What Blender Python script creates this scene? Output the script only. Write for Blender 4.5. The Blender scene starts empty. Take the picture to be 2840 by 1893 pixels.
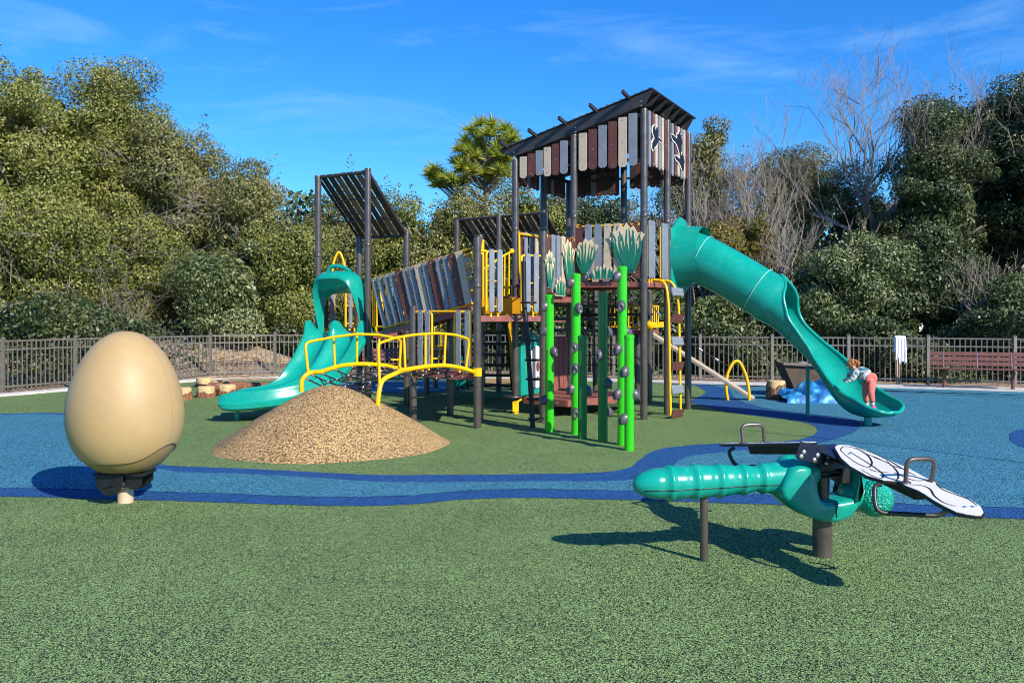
import bpy, bmesh, math, random
import numpy as np
from mathutils import Vector, Matrix
R = math.radians
rng = random.Random(7)
SC = bpy.context.scene
COL = SC.collection
# ---- measured camera: eye height, focal length in photo pixels, horizon row ----
EYE, FOC, CX0, HY = 1.65, 2656.0, 1420.0, 867.0
def G(x, y, z=0.0):
    Y = (EYE - z) * FOC / (y - HY); return Vector(((x - CX0) * Y / FOC, Y, z))
def P(x, y, Y): return Vector(((x - CX0) * Y / FOC, Y, EYE - (y - HY) * Y / FOC))
def V3(a, z): return Vector((a[0], a[1], z))

# ------------------------------------------------------------------ materials
def nt(name):
    m = bpy.data.materials.new(name); m.use_nodes = True
    n = m.node_tree; b = n.nodes['Principled BSDF']; return m, n, b
def N(n, t, **k):
    x = n.nodes.new(t)
    for a, v in k.items(): setattr(x, a, v)
    return x
def coords(n, scale=None):
    tc = N(n, 'ShaderNodeTexCoord')
    if scale is None: return tc.outputs['Object']
    mp = N(n, 'ShaderNodeMapping'); mp.inputs['Scale'].default_value = scale
    n.links.new(tc.outputs['Object'], mp.inputs['Vector']); return mp.outputs['Vector']
def ramp(n, src, stops, interp='LINEAR'):
    r = N(n, 'ShaderNodeValToRGB'); r.color_ramp.interpolation = interp
    e = r.color_ramp.elements
    while len(e) < len(stops): e.new(.5)
    for i, (p, c) in enumerate(stops):
        e[i].position = p; e[i].color = (*c, 1) if len(c) == 3 else c
    n.links.new(src, r.inputs[0]); return r.outputs[0]
def mixc(n, fac, a, b, mode='MIX'):
    m = N(n, 'ShaderNodeMix', data_type='RGBA', blend_type=mode)
    if isinstance(fac, (int, float)): m.inputs[0].default_value = fac
    else: n.links.new(fac, m.inputs[0])
    for v, i in ((a, 6), (b, 7)):
        if isinstance(v, tuple): m.inputs[i].default_value = (*v, 1)
        else: n.links.new(v, m.inputs[i])
    return m.outputs[2]
def bump(n, b, h, s, d):
    k = N(n, 'ShaderNodeBump'); k.inputs['Strength'].default_value = s; k.inputs['Distance'].default_value = d
    n.links.new(h, k.inputs['Height']); n.links.new(k.outputs[0], b.inputs['Normal'])
def solid(name, c, rough=.5, metal=0., var=.12, scale=5., bmp=0., bscale=60., coat=0., scuff=0.):
    m, n, b = nt(name)
    no = N(n, 'ShaderNodeTexNoise'); no.inputs['Scale'].default_value = scale; no.inputs['Detail'].default_value = 8
    no.inputs['Roughness'].default_value = .65
    n.links.new(coords(n), no.inputs['Vector'])
    lo = tuple(max(0, x * (1 - var)) for x in c); hi = tuple(min(1, x * (1 + var)) for x in c)
    colr = ramp(n, no.outputs[0], [(.35, lo), (.65, hi)])
    if scuff:                                      # faded rub marks and dust with a shape of their own
        sn = N(n, 'ShaderNodeTexNoise'); sn.inputs['Scale'].default_value = 9; sn.inputs['Detail'].default_value = 12; sn.inputs['Roughness'].default_value = .8
        n.links.new(coords(n, (1, 1, 2.2)), sn.inputs['Vector'])
        colr = mixc(n, ramp(n, sn.outputs[0], [(.54, (0, 0, 0)), (.72, (scuff, scuff, scuff))]), colr, tuple(min(1, x * .5 + .28) for x in c))
    n.links.new(colr, b.inputs['Base Color'])
    rr = N(n, 'ShaderNodeMapRange'); rr.inputs[1].default_value = .3; rr.inputs[2].default_value = .7
    rr.inputs[3].default_value = rough * .85; rr.inputs[4].default_value = min(1, rough * 1.25)
    n.links.new(no.outputs[0], rr.inputs[0]); n.links.new(rr.outputs[0], b.inputs['Roughness'])
    b.inputs['Metallic'].default_value = metal
    if coat: b.inputs['Coat Weight'].default_value = coat; b.inputs['Coat Roughness'].default_value = .15
    if bmp:
        n2 = N(n, 'ShaderNodeTexNoise'); n2.inputs['Scale'].default_value = bscale
        n.links.new(coords(n), n2.inputs['Vector']); bump(n, b, n2.outputs[0], bmp, .01)
    return m
def granule(name, light, dark, scale=150., cut=.5, mid=None, patch=.25, rough=.85):
    """bonded rubber granules: every grain its own colour"""
    m, n, b = nt(name); co = coords(n)
    w = N(n, 'ShaderNodeTexNoise'); w.inputs['Scale'].default_value = scale * .55; w.inputs['Detail'].default_value = 2
    n.links.new(co, w.inputs['Vector'])
    ws = N(n, 'ShaderNodeVectorMath', operation='SCALE'); ws.inputs['Scale'].default_value = 1.6 / scale
    n.links.new(w.outputs['Color'], ws.inputs[0])
    wa = N(n, 'ShaderNodeVectorMath', operation='ADD'); n.links.new(co, wa.inputs[0]); n.links.new(ws.outputs[0], wa.inputs[1])
    v = N(n, 'ShaderNodeTexVoronoi'); v.inputs['Scale'].default_value = scale; n.links.new(wa.outputs[0], v.inputs['Vector'])
    sp = N(n, 'ShaderNodeSeparateColor'); n.links.new(v.outputs['Color'], sp.inputs[0])
    big = N(n, 'ShaderNodeTexNoise'); big.inputs['Scale'].default_value = 1.1; big.inputs['Detail'].default_value = 7
    big.inputs['Roughness'].default_value = .7
    n.links.new(co, big.inputs['Vector'])
    ad = N(n, 'ShaderNodeMath', operation='MULTIPLY_ADD'); n.links.new(big.outputs[0], ad.inputs[0]); ad.inputs[1].default_value = patch
    n.links.new(sp.outputs[0], ad.inputs[2])
    mid = mid or tuple((a * .6 + c * .4) for a, c in zip(light, dark))
    col = ramp(n, ad.outputs[0], [(cut + patch / 2 - .22, dark), (cut + patch / 2 - .05, tuple(x * .6 + y * .4 for x, y in zip(dark, mid))), (cut + patch / 2 + .08, mid), (cut + patch / 2 + .35, light)])
    # scuffs and dust
    d = N(n, 'ShaderNodeTexNoise'); d.inputs['Scale'].default_value = 2.6; d.inputs['Detail'].default_value = 9; d.inputs['Roughness'].default_value = .75
    n.links.new(co, d.inputs['Vector'])
    f = ramp(n, d.outputs[0], [(.60, (0, 0, 0)), (.80, (.22, .22, .22))])
    col = mixc(n, f, col, tuple(min(1, x * .55 + .22) for x in light))
    n.links.new(col, b.inputs['Base Color']); b.inputs['Roughness'].default_value = rough
    b.inputs['Specular IOR Level'].default_value = .3
    bump(n, b, v.outputs['Distance'], .55, .006)
    return m
M = {}
M['green_rub'] = granule('green_rubber', (.37, .56, .18), (.003, .008, .005), 185, .585)
M['blue_rub'] = granule('blue_rubber', (.10, .42, .56), (.003, .03, .07), 140, .56, rough=.9)
M['navy_rub'] = granule('navy_rubber', (.02, .15, .42), (.002, .012, .055), 150, .48, rough=.9)
M['tan_rub'] = granule('tan_rubber', (.88, .58, .25), (.028, .015, .008), 135, .56, patch=.1)
M['sand_rub'] = granule('sand_rubber', (.50, .34, .15), (.20, .12, .05), 120, .4)
TEAL = (.004, .31, .235)
M['teal'] = solid('teal_plastic', TEAL, .24, 0, .12, 2.5, scuff=.22)
M['teal_bump'] = None
M['seam'] = solid('pale_seam', (.25, .55, .48), .5)
M['yellow'] = solid('yellow_powder_coat', (.95, .50, .002), .28, 0, .07, 4)
M['yellow_panel'] = solid('yellow_plate', (.80, .36, .004), .5, 0, .08, 4)
M['bronze'] = solid('bronze_powder_coat', (.088, .072, .060), .30, .25, .18, 9, coat=.3)
M['roofmetal'] = solid('dark_roof_metal', (.055, .052, .052), .4, .4, .2, 5)
M['black'] = solid('black_rubber_coat', (.007, .007, .008), .45, 0, .2, 12)
M['navyplate'] = solid('blue_black_plate', (.010, .014, .035), .35, .2, .2, 12)
M['lime'] = solid('lime_powder_coat', (.03, .50, .010), .25, 0, .05, 3)
M['dkgreen'] = solid('dark_green_powder_coat', (.004, .19, .035), .22, 0, .08, 3)
M['grayslat'] = solid('slate_gray_board', (.20, .225, .265), .5, 0, .10, 7, .15, 90)
M['brownslat'] = solid('brown_board', (.115, .038, .028), .5, 0, .14, 7, .15, 90)
M['tanslat'] = solid('tan_board', (.50, .41, .30), .55, 0, .08, 7, .15, 90)
M['darkslat'] = solid('dark_brown_board', (.045, .035, .03), .5, 0, .15, 7)
M['taupe'] = solid('taupe_board', (.16, .13, .105), .5, 0, .12, 7)
M['deck'] = solid('red_brown_deck_coating', (.27, .085, .065), .5, 0, .16, 10, .2, 120)
M['cream'] = solid('cream_panel', (.72, .56, .36), .45, 0, .05, 6)
M['leafgreen'] = solid('deep_green_panel', (.008, .17, .11), .35, 0, .1, 6)
M['white'] = solid('white_panel', (.76, .72, .64), .4, 0, .04, 6)
M['steel'] = solid('bare_steel', (.62, .62, .62), .25, .9, .1, 20)
M['rope'] = solid('black_rope', (.02, .02, .022), .8, 0, .3, 40, .6, 250)
M['grip'] = solid('gray_grip', (.085, .085, .092), .36, 0, .12, 10)
M['egg'] = solid('tan_egg_plastic', (.45, .305, .135), .5, 0, .05, 1.6, .08, 14, scuff=.35)
M['egg_low'] = solid('tan_egg_lower_plastic', (.33, .22, .09), .5, 0, .06, 3)
M['skincol'] = solid('beige_post_paint', (.62, .42, .28), .5)
M['fence'] = solid('fence_bronze', (.19, .165, .14), .45, .3, .15, 10)
M['concrete'] = solid('pale_concrete', (.56, .53, .48), .85, 0, .2, 3, .5, 60)
M['bench'] = solid('bench_brown_coating', (.17, .066, .05), .45, 0, .15, 9)
M['bark'] = solid('gray_bark', (.20, .165, .125), .9, 0, .35, 12, .8, 30)
M['palebark'] = solid('pale_bark', (.25, .215, .18), .9, 0, .3, 12, .6, 30)
M['towel'] = solid('towel_cloth', (.82, .84, .9), .95, 0, .04, 20, .4, 200)
M['cloth_blue'] = solid('towel_stripe', (.15, .22, .55), .95, 0, .1, 20)
M['skin'] = solid('skin', (.72, .42, .30), .5, 0, .06, 10)
M['hair'] = solid('ginger_hair', (.48, .20, .06), .6, 0, .5, 60, .6, 80)
M['pants'] = solid('coral_cotton', (.78, .17, .13), .9, 0, .14, 14, .5, 60)
M['shoe'] = solid('pink_shoe', (.85, .10, .30), .5, 0, .2, 40)
M['sock'] = solid('pale_sock', (.80, .62, .80), .9, 0, .1, 40)
# printed jacket: patches of pale blue, tan and dark teal
m, n, b = nt('printed_jacket'); v = N(n, 'ShaderNodeTexNoise'); v.inputs['Scale'].default_value = 13; v.inputs['Detail'].default_value = 5
n.links.new(coords(n), v.inputs['Vector'])
n.links.new(ramp(n, v.outputs[0], [(0, (.02, .10, .13)), (.44, (.03, .16, .19)), (.47, (.42, .5, .55)), (.54, (.50, .56, .6)), (.57, (.40, .24, .13)), (.62, (.06, .14, .18))], 'EASE'), b.inputs['Base Color'])
b.inputs['Roughness'].default_value = .9; M['jacket'] = m
# bumpy teal (insect eye)
m, n, b = nt('teal_dimpled'); v = N(n, 'ShaderNodeTexVoronoi'); v.inputs['Scale'].default_value = 62
n.links.new(coords(n), v.inputs['Vector']); b.inputs['Base Color'].default_value = (.004, .33, .23, 1); b.inputs['Roughness'].default_value = .3
inv = N(n, 'ShaderNodeMath', operation='SUBTRACT'); inv.inputs[0].default_value = 1; n.links.new(v.outputs['Distance'], inv.inputs[1])
bump(n, b, inv.outputs[0], 1., .012); M['eye'] = m
# stump bark with carved ridges
def barkmat(name, hi, lo):
    m, n, b = nt(name); v = N(n, 'ShaderNodeTexVoronoi', feature='DISTANCE_TO_EDGE'); v.inputs['Scale'].default_value = 22
    n.links.new(coords(n, (1, 1, .22)), v.inputs['Vector'])
    n.links.new(ramp(n, v.outputs[0], [(0, lo), (.22, hi)]), b.inputs['Base Color']); b.inputs['Roughness'].default_value = .8
    bump(n, b, v.outputs[0], .8, .02); return m
M['stumpbark'] = barkmat('carved_bark', (.30, .17, .09), (.07, .035, .02))
M['redbark'] = barkmat('red_carved_bark', (.34, .14, .07), (.13, .045, .02))
M['stumptop'] = solid('cut_wood_paint', (.56, .40, .19), .8, 0, .16, 14, .3, 40)
# painted rock waves
m, n, b = nt('painted_waves'); v = N(n, 'ShaderNodeTexNoise'); v.inputs['Scale'].default_value = 7; v.inputs['Detail'].default_value = 6
n.links.new(coords(n), v.inputs['Vector'])
n.links.new(ramp(n, v.outputs[0], [(.3, (.006, .06, .24)), (.48, (.012, .16, .42)), (.60, (.03, .33, .62)), (.72, (.35, .65, .8))]), b.inputs['Base Color'])
b.inputs['Roughness'].default_value = .55; bump(n, b, v.outputs[0], .8, .05); M['waves'] = m
M['hull'] = solid('dark_weathered_hull', (.085, .06, .04), .8, 0, .35, 8, .6, 25)
# leaf litter / sand ground
m, n, b = nt('leaf_litter'); co = coords(n)
v = N(n, 'ShaderNodeTexVoronoi'); v.inputs['Scale'].default_value = 14; n.links.new(co, v.inputs['Vector'])
s = N(n, 'ShaderNodeSeparateColor'); n.links.new(v.outputs['Color'], s.inputs[0])
c1 = ramp(n, s.outputs[0], [(.0, (.10, .055, .025)), (.35, (.28, .17, .09)), (.6, (.40, .27, .15)), (.85, (.50, .42, .30)), (1, (.20, .16, .07))])
big = N(n, 'ShaderNodeTexNoise'); big.inputs['Scale'].default_value = .9; big.inputs['Detail'].default_value = 6; n.links.new(co, big.inputs['Vector'])
f = ramp(n, big.outputs[0], [(.45, (0, 0, 0)), (.6, (1, 1, 1))])
c2 = ramp(n, big.outputs[0], [(.3, (.22, .16, .10)), (.8, (.42, .34, .24))])
n.links.new(mixc(n, f, c1, c2), b.inputs['Base Color']); b.inputs['Roughness'].default_value = .95
bump(n, b, v.outputs['Distance'], .6, .04); M['litter'] = m
def leafmat(name, cols, rough=.5, trans=.13):
    m, n, b = nt(name); g = N(n, 'ShaderNodeNewGeometry')
    no = N(n, 'ShaderNodeTexNoise'); no.inputs['Scale'].default_value = .55; no.inputs['Detail'].default_value = 4
    n.links.new(coords(n), no.inputs['Vector'])
    ad = N(n, 'ShaderNodeMath', operation='MULTIPLY_ADD'); n.links.new(no.outputs[0], ad.inputs[0]); ad.inputs[1].default_value = 1.1
    sb = N(n, 'ShaderNodeMath', operation='MULTIPLY_ADD'); n.links.new(g.outputs['Random Per Island'], sb.inputs[0]); sb.inputs[1].default_value = .7; sb.inputs[2].default_value = -.40
    n.links.new(sb.outputs[0], ad.inputs[2])
    k = len(cols) - 1
    col = ramp(n, ad.outputs[0], [(i / k, c) for i, c in enumerate(cols)])
    n.links.new(col, b.inputs['Base Color']); b.inputs['Roughness'].default_value = rough
    b.inputs['Specular IOR Level'].default_value = .45
    t = N(n, 'ShaderNodeBsdfTranslucent'); n.links.new(col, t.inputs[0])
    mx = N(n, 'ShaderNodeMixShader'); mx.inputs[0].default_value = trans
    n.links.new(b.outputs[0], mx.inputs[1]); n.links.new(t.outputs[0], mx.inputs[2])
    n.links.new(mx.outputs[0], n.nodes['Material Output'].inputs[0]); return m
M['oak'] = leafmat('oak_leaves', [(.028, .042, .006), (.085, .115, .014), (.185, .200, .034), (.31, .30, .08), (.39, .32, .11)])
M['oak2'] = leafmat('olive_leaves', [(.034, .044, .008), (.095, .110, .022), (.160, .165, .042), (.31, .29, .11), (.37, .27, .10)])
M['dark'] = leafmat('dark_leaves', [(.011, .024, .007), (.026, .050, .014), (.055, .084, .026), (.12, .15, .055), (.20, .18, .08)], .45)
M['bush'] = leafmat('bright_leaves', [(.022, .042, .010), (.055, .090, .022), (.120, .155, .050), (.31, .34, .15), (.38, .36, .18)], .45)
M['yell'] = leafmat('yellow_leaves', [(.049, .056, .010), (.098, .098, .017), (.168, .147, .021), (.224, .154, .028), (.196, .098, .021)])
M['needle'] = leafmat('pine_needles', [(.09, .15, .02), (.19, .28, .035), (.34, .44, .05), (.50, .46, .04), (.60, .30, .04)], .5, .3)

# ------------------------------------------------------------------ mesh helpers
class MB:
    def __init__(s): s.v = []; s.f = []; s.m = []
    def add(s, vs, fs, mi=0):
        o = len(s.v); s.v += [tuple(v) for v in vs]; s.f += [tuple(i + o for i in f) for f in fs]; s.m += [mi] * len(fs); return s
    def box(s, c, size, rz=0., mi=0, mat=None):
        hx, hy, hz = size[0] / 2, size[1] / 2, size[2] / 2
        T = Matrix.Translation(c) @ (mat if mat is not None else Matrix.Rotation(rz, 4, 'Z'))
        vs = [T @ Vector((x, y, z)) for z in (-hz, hz) for x, y in ((-hx, -hy), (hx, -hy), (hx, hy), (-hx, hy))]
        return s.add(vs, [(3, 2, 1, 0), (4, 5, 6, 7), (0, 1, 5, 4), (1, 2, 6, 5), (2, 3, 7, 6), (3, 0, 4, 7)], mi)
    def beam(s, a, b, w, h, up=Vector((0, 0, 1)), mi=0):
        """box bar from a to b; w across, h along up"""
        a, b = Vector(a), Vector(b); d = (b - a).normalized(); q = d.cross(up).normalized(); u = q.cross(d).normalized()
        vs = []
        for p in (a, b):
            for i, j in ((-1, -1), (1, -1), (1, 1), (-1, 1)): vs.append(p + q * (i * w / 2) + u * (j * h / 2))
        return s.add(vs, [(0, 1, 2, 3), (7, 6, 5, 4), (0, 4, 5, 1), (1, 5, 6, 2), (2, 6, 7, 3), (3, 7, 4, 0)], mi)
    def tube(s, pts, r, n=10, closed=False, caps=True, mi=0, flat=1.0):
        pts = [Vector(p) for p in pts]; k = len(pts)
        rs = [r] * k if isinstance(r, (int, float)) else list(r)
        tg = []
        for i in range(k):
            if closed: t = pts[(i + 1) % k] - pts[i - 1]
            else: t = pts[min(i + 1, k - 1)] - pts[max(i - 1, 0)]
            tg.append(t.normalized() if t.length > 1e-9 else Vector((0, 0, 1)))
        a = Vector((0, 0, 1)) if abs(tg[0].z) < .9 else Vector((1, 0, 0))
        u = tg[0].cross(a).normalized(); vs = []
        for i in range(k):
            u = (u - tg[i] * u.dot(tg[i])); u = u.normalized() if u.length > 1e-6 else tg[i].orthogonal().normalized()
            w = tg[i].cross(u)
            for j in range(n):
                t = 2 * math.pi * j / n; vs.append(pts[i] + (u * math.cos(t) + w * (math.sin(t) * flat)) * rs[i])
        fs = []
        for i in range(k if closed else k - 1):
            i2 = (i + 1) % k
            for j in range(n): fs.append((i * n + j, i2 * n + j, i2 * n + (j + 1) % n, i * n + (j + 1) % n)[::-1])
        if caps and not closed: fs += [tuple(range(n)), tuple(range((k - 1) * n, k * n))[::-1]]
        return s.add(vs, fs, mi)
    def lathe(s, c, prof, n=24, mi=0, axis=None, sx=1., sy=1.):
        """prof: list of (radius, height)"""
        T = Matrix.Translation(c)
        if axis is not None: T = T @ Vector(axis).to_track_quat('Z', 'X').to_matrix().to_4x4()
        vs = []
        for r, z in prof:
            for j in range(n):
                t = 2 * math.pi * j / n; vs.append(T @ Vector((r * math.cos(t) * sx, r * math.sin(t) * sy, z)))
        fs = [(i * n + j, i * n + (j + 1) % n, (i + 1) * n + (j + 1) % n, (i + 1) * n + j) for i in range(len(prof) - 1) for j in range(n)]
        if prof[0][0] > 1e-5: fs.append(tuple(range(n))[::-1])
        if prof[-1][0] > 1e-5: fs.append(tuple(range((len(prof) - 1) * n, len(prof) * n)))
        return s.add(vs, fs, mi)
    def ball(s, c, r, n=12, mi=0, sc=(1, 1, 1)):
        vs = []; k = n // 2
        for i in range(k + 1):
            ph = math.pi * i / k
            for j in range(n):
                t = 2 * math.pi * j / n
                vs.append(Vector(c) + Vector((math.sin(ph) * math.cos(t) * sc[0], math.sin(ph) * math.sin(t) * sc[1], -math.cos(ph) * sc[2])) * r)
        return s.add(vs, [(i * n + j, i * n + (j + 1) % n, (i + 1) * n + (j + 1) % n, (i + 1) * n + j) for i in range(k) for j in range(n)], mi)
    def prism(s, poly, T, th, mi=0):
        """poly 2D in T's xy plane, extruded +-th/2 along T's z"""
        k = len(poly); vs = [T @ Vector((x, y, z)) for z in (-th / 2, th / 2) for x, y in poly]
        return s.add(vs, [tuple(range(k))[::-1], tuple(range(k, 2 * k))] + [(i, (i + 1) % k, k + (i + 1) % k, k + i) for i in range(k)], mi)
    def grid(s, rows, mi=0, cu=False, flip=False):
        k = len(rows[0]); vs = [p for r in rows for p in r]; fs = []
        for i in range(len(rows) - 1):
            for j in range(k if cu else k - 1):
                f = (i * k + j, i * k + (j + 1) % k, (i + 1) * k + (j + 1) % k, (i + 1) * k + j); fs.append(f[::-1] if flip else f)
        return s.add(vs, fs, mi)
    def build(s, name, mats, parent=None, smooth=35, bev=0., fix=False, org=None):
        me = bpy.data.meshes.new(name); o = bpy.data.objects.new(name, me); COL.objects.link(o)
        w = wloc(parent) if parent is not None else (Vector(org) if org is not None else Vector((0, 0, 0)))
        me.from_pydata([(v[0] - w.x, v[1] - w.y, v[2] - w.z) for v in s.v], [], s.f)
        for m_ in (mats if isinstance(mats, (list, tuple)) else [mats]): me.materials.append(m_)
        me.polygons.foreach_set('material_index', s.m)
        if fix:
            b_ = bmesh.new(); b_.from_mesh(me); bmesh.ops.remove_doubles(b_, verts=b_.verts, dist=1e-5); bmesh.ops.recalc_face_normals(b_, faces=b_.faces); b_.to_mesh(me); b_.free()
        if smooth:
            me.polygons.foreach_set('use_smooth', [True] * len(me.polygons)); me.set_sharp_from_angle(angle=R(smooth))
        me.update()
        if parent is not None: o.parent = parent
        else: o.location = w
        if bev:
            k = o.modifiers.new('bevel', 'BEVEL'); k.width = bev; k.segments = 2; k.limit_method = 'ANGLE'; k.angle_limit = R(40); k.harden_normals = False
        return o
def wloc(o):
    w = Vector(o.location)
    while o.parent: o = o.parent; w = w + o.location
    return w
def tag(o, label=None, cat=None, group=None, kind=None):
    if label: o['label'] = label
    if cat: o['category'] = cat
    if group: o['group'] = group
    if kind: o['kind'] = kind
    return o
def empty(name, loc, label, cat, group=None):
    o = bpy.data.objects.new(name, None); COL.objects.link(o); o.location = loc; o.empty_display_size = .2
    return tag(o, label, cat, group)
def spl(pts, n=8, closed=False):
    """catmull-rom through points (any dimension)"""
    pts = [Vector(p) for p in pts]; k = len(pts); out = []
    for i in range(k if closed else k - 1):
        if closed: p0, p1, p2, p3 = pts[i - 1], pts[i], pts[(i + 1) % k], pts[(i + 2) % k]
        else: p0, p1, p2, p3 = pts[max(i - 1, 0)], pts[i], pts[i + 1], pts[min(i + 2, k - 1)]
        for j in range(n):
            t = j / n; out.append(.5 * ((2 * p1) + (-p0 + p2) * t + (2 * p0 - 5 * p1 + 4 * p2 - p3) * t * t + (-p0 + 3 * p1 - 3 * p2 + p3) * t ** 3))
    if not closed: out.append(pts[-1])
    return out
def bend(pts, r=.06, n=4):
    """polyline with rounded corners"""
    pts = [Vector(p) for p in pts]; out = [pts[0]]
    for i in range(1, len(pts) - 1):
        a, b_, c = pts[i - 1], pts[i], pts[i + 1]
        r1 = min(r, (a - b_).length * .45); r2 = min(r, (c - b_).length * .45)
        s_, e = b_ + (a - b_).normalized() * r1, b_ + (c - b_).normalized() * r2
        for j in range(n + 1):
            t = j / n; out.append(s_ * (1 - t) ** 2 + b_ * (2 * t * (1 - t)) + e * t * t)
    out.append(pts[-1]); return out
_rg = random.Random(31)
def rag(pts, step=.07, amp=.007):
    """slightly ragged hand-trowelled joint line"""
    out = []; k = len(pts)
    for i in range(k):
        a, b_ = Vector((pts[i][0], pts[i][1])), Vector((pts[(i + 1) % k][0], pts[(i + 1) % k][1])); m_ = max(1, min(60, int((b_ - a).length / step)))
        for j in range(m_): p = a.lerp(b_, j / m_); out.append((p.x + _rg.gauss(0, amp), p.y + _rg.gauss(0, amp)))
    return out
def sheet(name, pts, z, mat):
    if z > .001: pts = rag(pts)
    b_ = MB(); b_.add([(p[0], p[1], z) for p in pts], [tuple(range(len(pts)))])
    o = b_.build(name, mat, smooth=0)
    me = o.data
    if me.polygons[0].normal.z < 0: me.flip_normals()
    return tag(o, kind='structure')
# ------------------------------------------------------------------ camera, sun, sky
cam = bpy.data.cameras.new('camera'); co_ = bpy.data.objects.new('camera', cam); COL.objects.link(co_)
co_.location = (0, 0, EYE); co_.rotation_euler = (R(90), 0, 0)
cam.sensor_width = 36; cam.lens = 36 * FOC / 2840; cam.shift_y = -(946.5 - HY) / 2840; SC.cycles.filter_width = 1.05; cam.clip_end = 2000; cam.clip_start = .05
SC.camera = co_
SUN_EL, SUN_AZ = 33.0, (0.605, -0.796)
sd = Vector((SUN_AZ[0] * math.cos(R(SUN_EL)), SUN_AZ[1] * math.cos(R(SUN_EL)), math.sin(R(SUN_EL))))
sun = bpy.data.lights.new('sun', 'SUN'); so = bpy.data.objects.new('sun', sun); COL.objects.link(so)
sun.energy = 5.0; sun.angle = R(.5); sun.color = (1, .93, .82); so.rotation_euler = sd.to_track_quat('Z', 'Y').to_euler()
W = bpy.data.worlds.new('World'); SC.world = W; W.use_nodes = True; wn = W.node_tree; bg = wn.nodes['Background']
sky = N(wn, 'ShaderNodeTexSky', sky_type='NISHITA'); sky.sun_disc = False; sky.sun_elevation = R(SUN_EL)
sky.sun_rotation = math.atan2(SUN_AZ[0], SUN_AZ[1]); sky.air_density = 1.0; sky.dust_density = .1; sky.ozone_density = 3.0
tc = N(wn, 'ShaderNodeTexCoord')
hs = N(wn, 'ShaderNodeHueSaturation'); hs.inputs['Saturation'].default_value = 1.32; hs.inputs['Value'].default_value = 1.0; hs.inputs['Hue'].default_value = .498
wn.links.new(sky.outputs[0], hs.inputs['Color'])
# thin cirrus streaks
mp = N(wn, 'ShaderNodeMapping'); mp.inputs['Scale'].default_value = (1.2, 1.2, 7); mp.inputs['Rotation'].default_value = (R(18), R(38), R(10))
wn.links.new(tc.outputs['Generated'], mp.inputs[0])
cn = N(wn, 'ShaderNodeTexNoise'); cn.inputs['Scale'].default_value = 3.2; cn.inputs['Detail'].default_value = 9; cn.inputs['Roughness'].default_value = .62; cn.inputs['Distortion'].default_value = .8
wn.links.new(mp.outputs[0], cn.inputs['Vector'])
cf = ramp(wn, cn.outputs[0], [(.52, (0, 0, 0)), (.80, (.34, .34, .34))])
tint = mixc(wn, 1.0, hs.outputs[0], (.50, 1.04, 1.60), 'MULTIPLY')
col = mixc(wn, cf, tint, (4.0, 6.6, 9.4))
wn.links.new(col, bg.inputs['Color']); bg.inputs['Strength'].default_value = .095
SC.view_settings.view_transform = 'Standard'; SC.view_settings.look = 'None'; SC.view_settings.exposure = .38; SC.view_settings.gamma = 1

# ------------------------------------------------------------------ setting
FEN = [(-12.2, 16.2), (-11.25, 17.7), (-10.32, 19.41), (-9.56, 20.98), (-8.64, 22.4), (-7.52, 23.88), (-6.09, 24.6), (-4.4, 24.95), (-2.66, 25.0), (-.93, 24.75), (.8, 24.3), (2.52, 23.7), (4.49, 22.85), (6.07, 22.35), (7.73, 22.0), (9.34, 21.5), (10.97, 20.9), (12.7, 20.3), (14.4, 19.6)]
KW = [.5, .5, .5, .55, .6, .6, .6, .6, .6, .6, .7, .8, .8, .85, .9, 1.0, 1.1, 1.1, 1.1]
def nrm(i):
    a = Vector(FEN[max(i - 1, 0)]); b_ = Vector(FEN[min(i + 1, len(FEN) - 1)]); d = (b_ - a).normalized(); return Vector((d.y, -d.x))
k_out = [Vector(FEN[i]) + nrm(i) * .12 for i in range(len(FEN))]
k_in = [Vector(FEN[i]) + nrm(i) * KW[i] for i in range(len(FEN))]
k_out = spl([(p.x, p.y, 0) for p in k_out], 5); k_in = spl([(p.x, p.y, 0) for p in k_in], 5)
# terrain to the horizon
def hgt(x, y):
    h = 1.15 * math.exp(-((x + 8.4) / 2.2) ** 2 - ((y - 27.2) / 2.1) ** 2) + .5 * math.exp(-((x + 13.5) / 3.5) ** 2 - ((y - 25) / 2.4) ** 2)
    h += .35 * math.exp(-((y - 33) / 5) ** 2) + .04 * math.sin(x * 1.3) * math.sin(y * .9) * (1 if y > 26 else 0)
    return h
xs = [-1500, -400, -120, -60, -40] + [-30 + .8 * i for i in range(76)] + [40, 60, 120, 400, 1500]
ys = [-1500, -300, -60, -20, 0, 10, 15, 17] + [18 + .55 * i for i in range(40)] + [45, 60, 100, 300, 1500]
g = MB(); g.grid([[(x, y, -.03 + (hgt(x, y) if 17 < y < 45 and abs(x) < 31 else 0)) for x in xs] for y in ys])
tag(g.build('ground', M['litter'], smooth=60), kind='structure')
sheet('rubber_surface', [(-16, -6), (16, -6), (16, 18.6)] + [(p.x, p.y) for p in reversed(k_in)] + [(-16, 15)], 0., M['green_rub'])
g = MB(); 
rows = [[(p.x, p.y, z) for p, z in ((a, -.04), (a, .035), (a.lerp(b_, .02), .04), (a.lerp(b_, .98), .04), (b_, .035), (b_, -.04))] for a, b_ in zip(k_out, k_in)]
g.grid(rows); kerb = g.build('kerb', M['concrete'], smooth=30, fix=True); tag(kerb, kind='structure')
def vg(pts): return [G(x * 1.2075, y * 1.2075) for x, y in pts]
def smooth2(pts, n=5): return spl(pts, n, closed=False)
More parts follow.
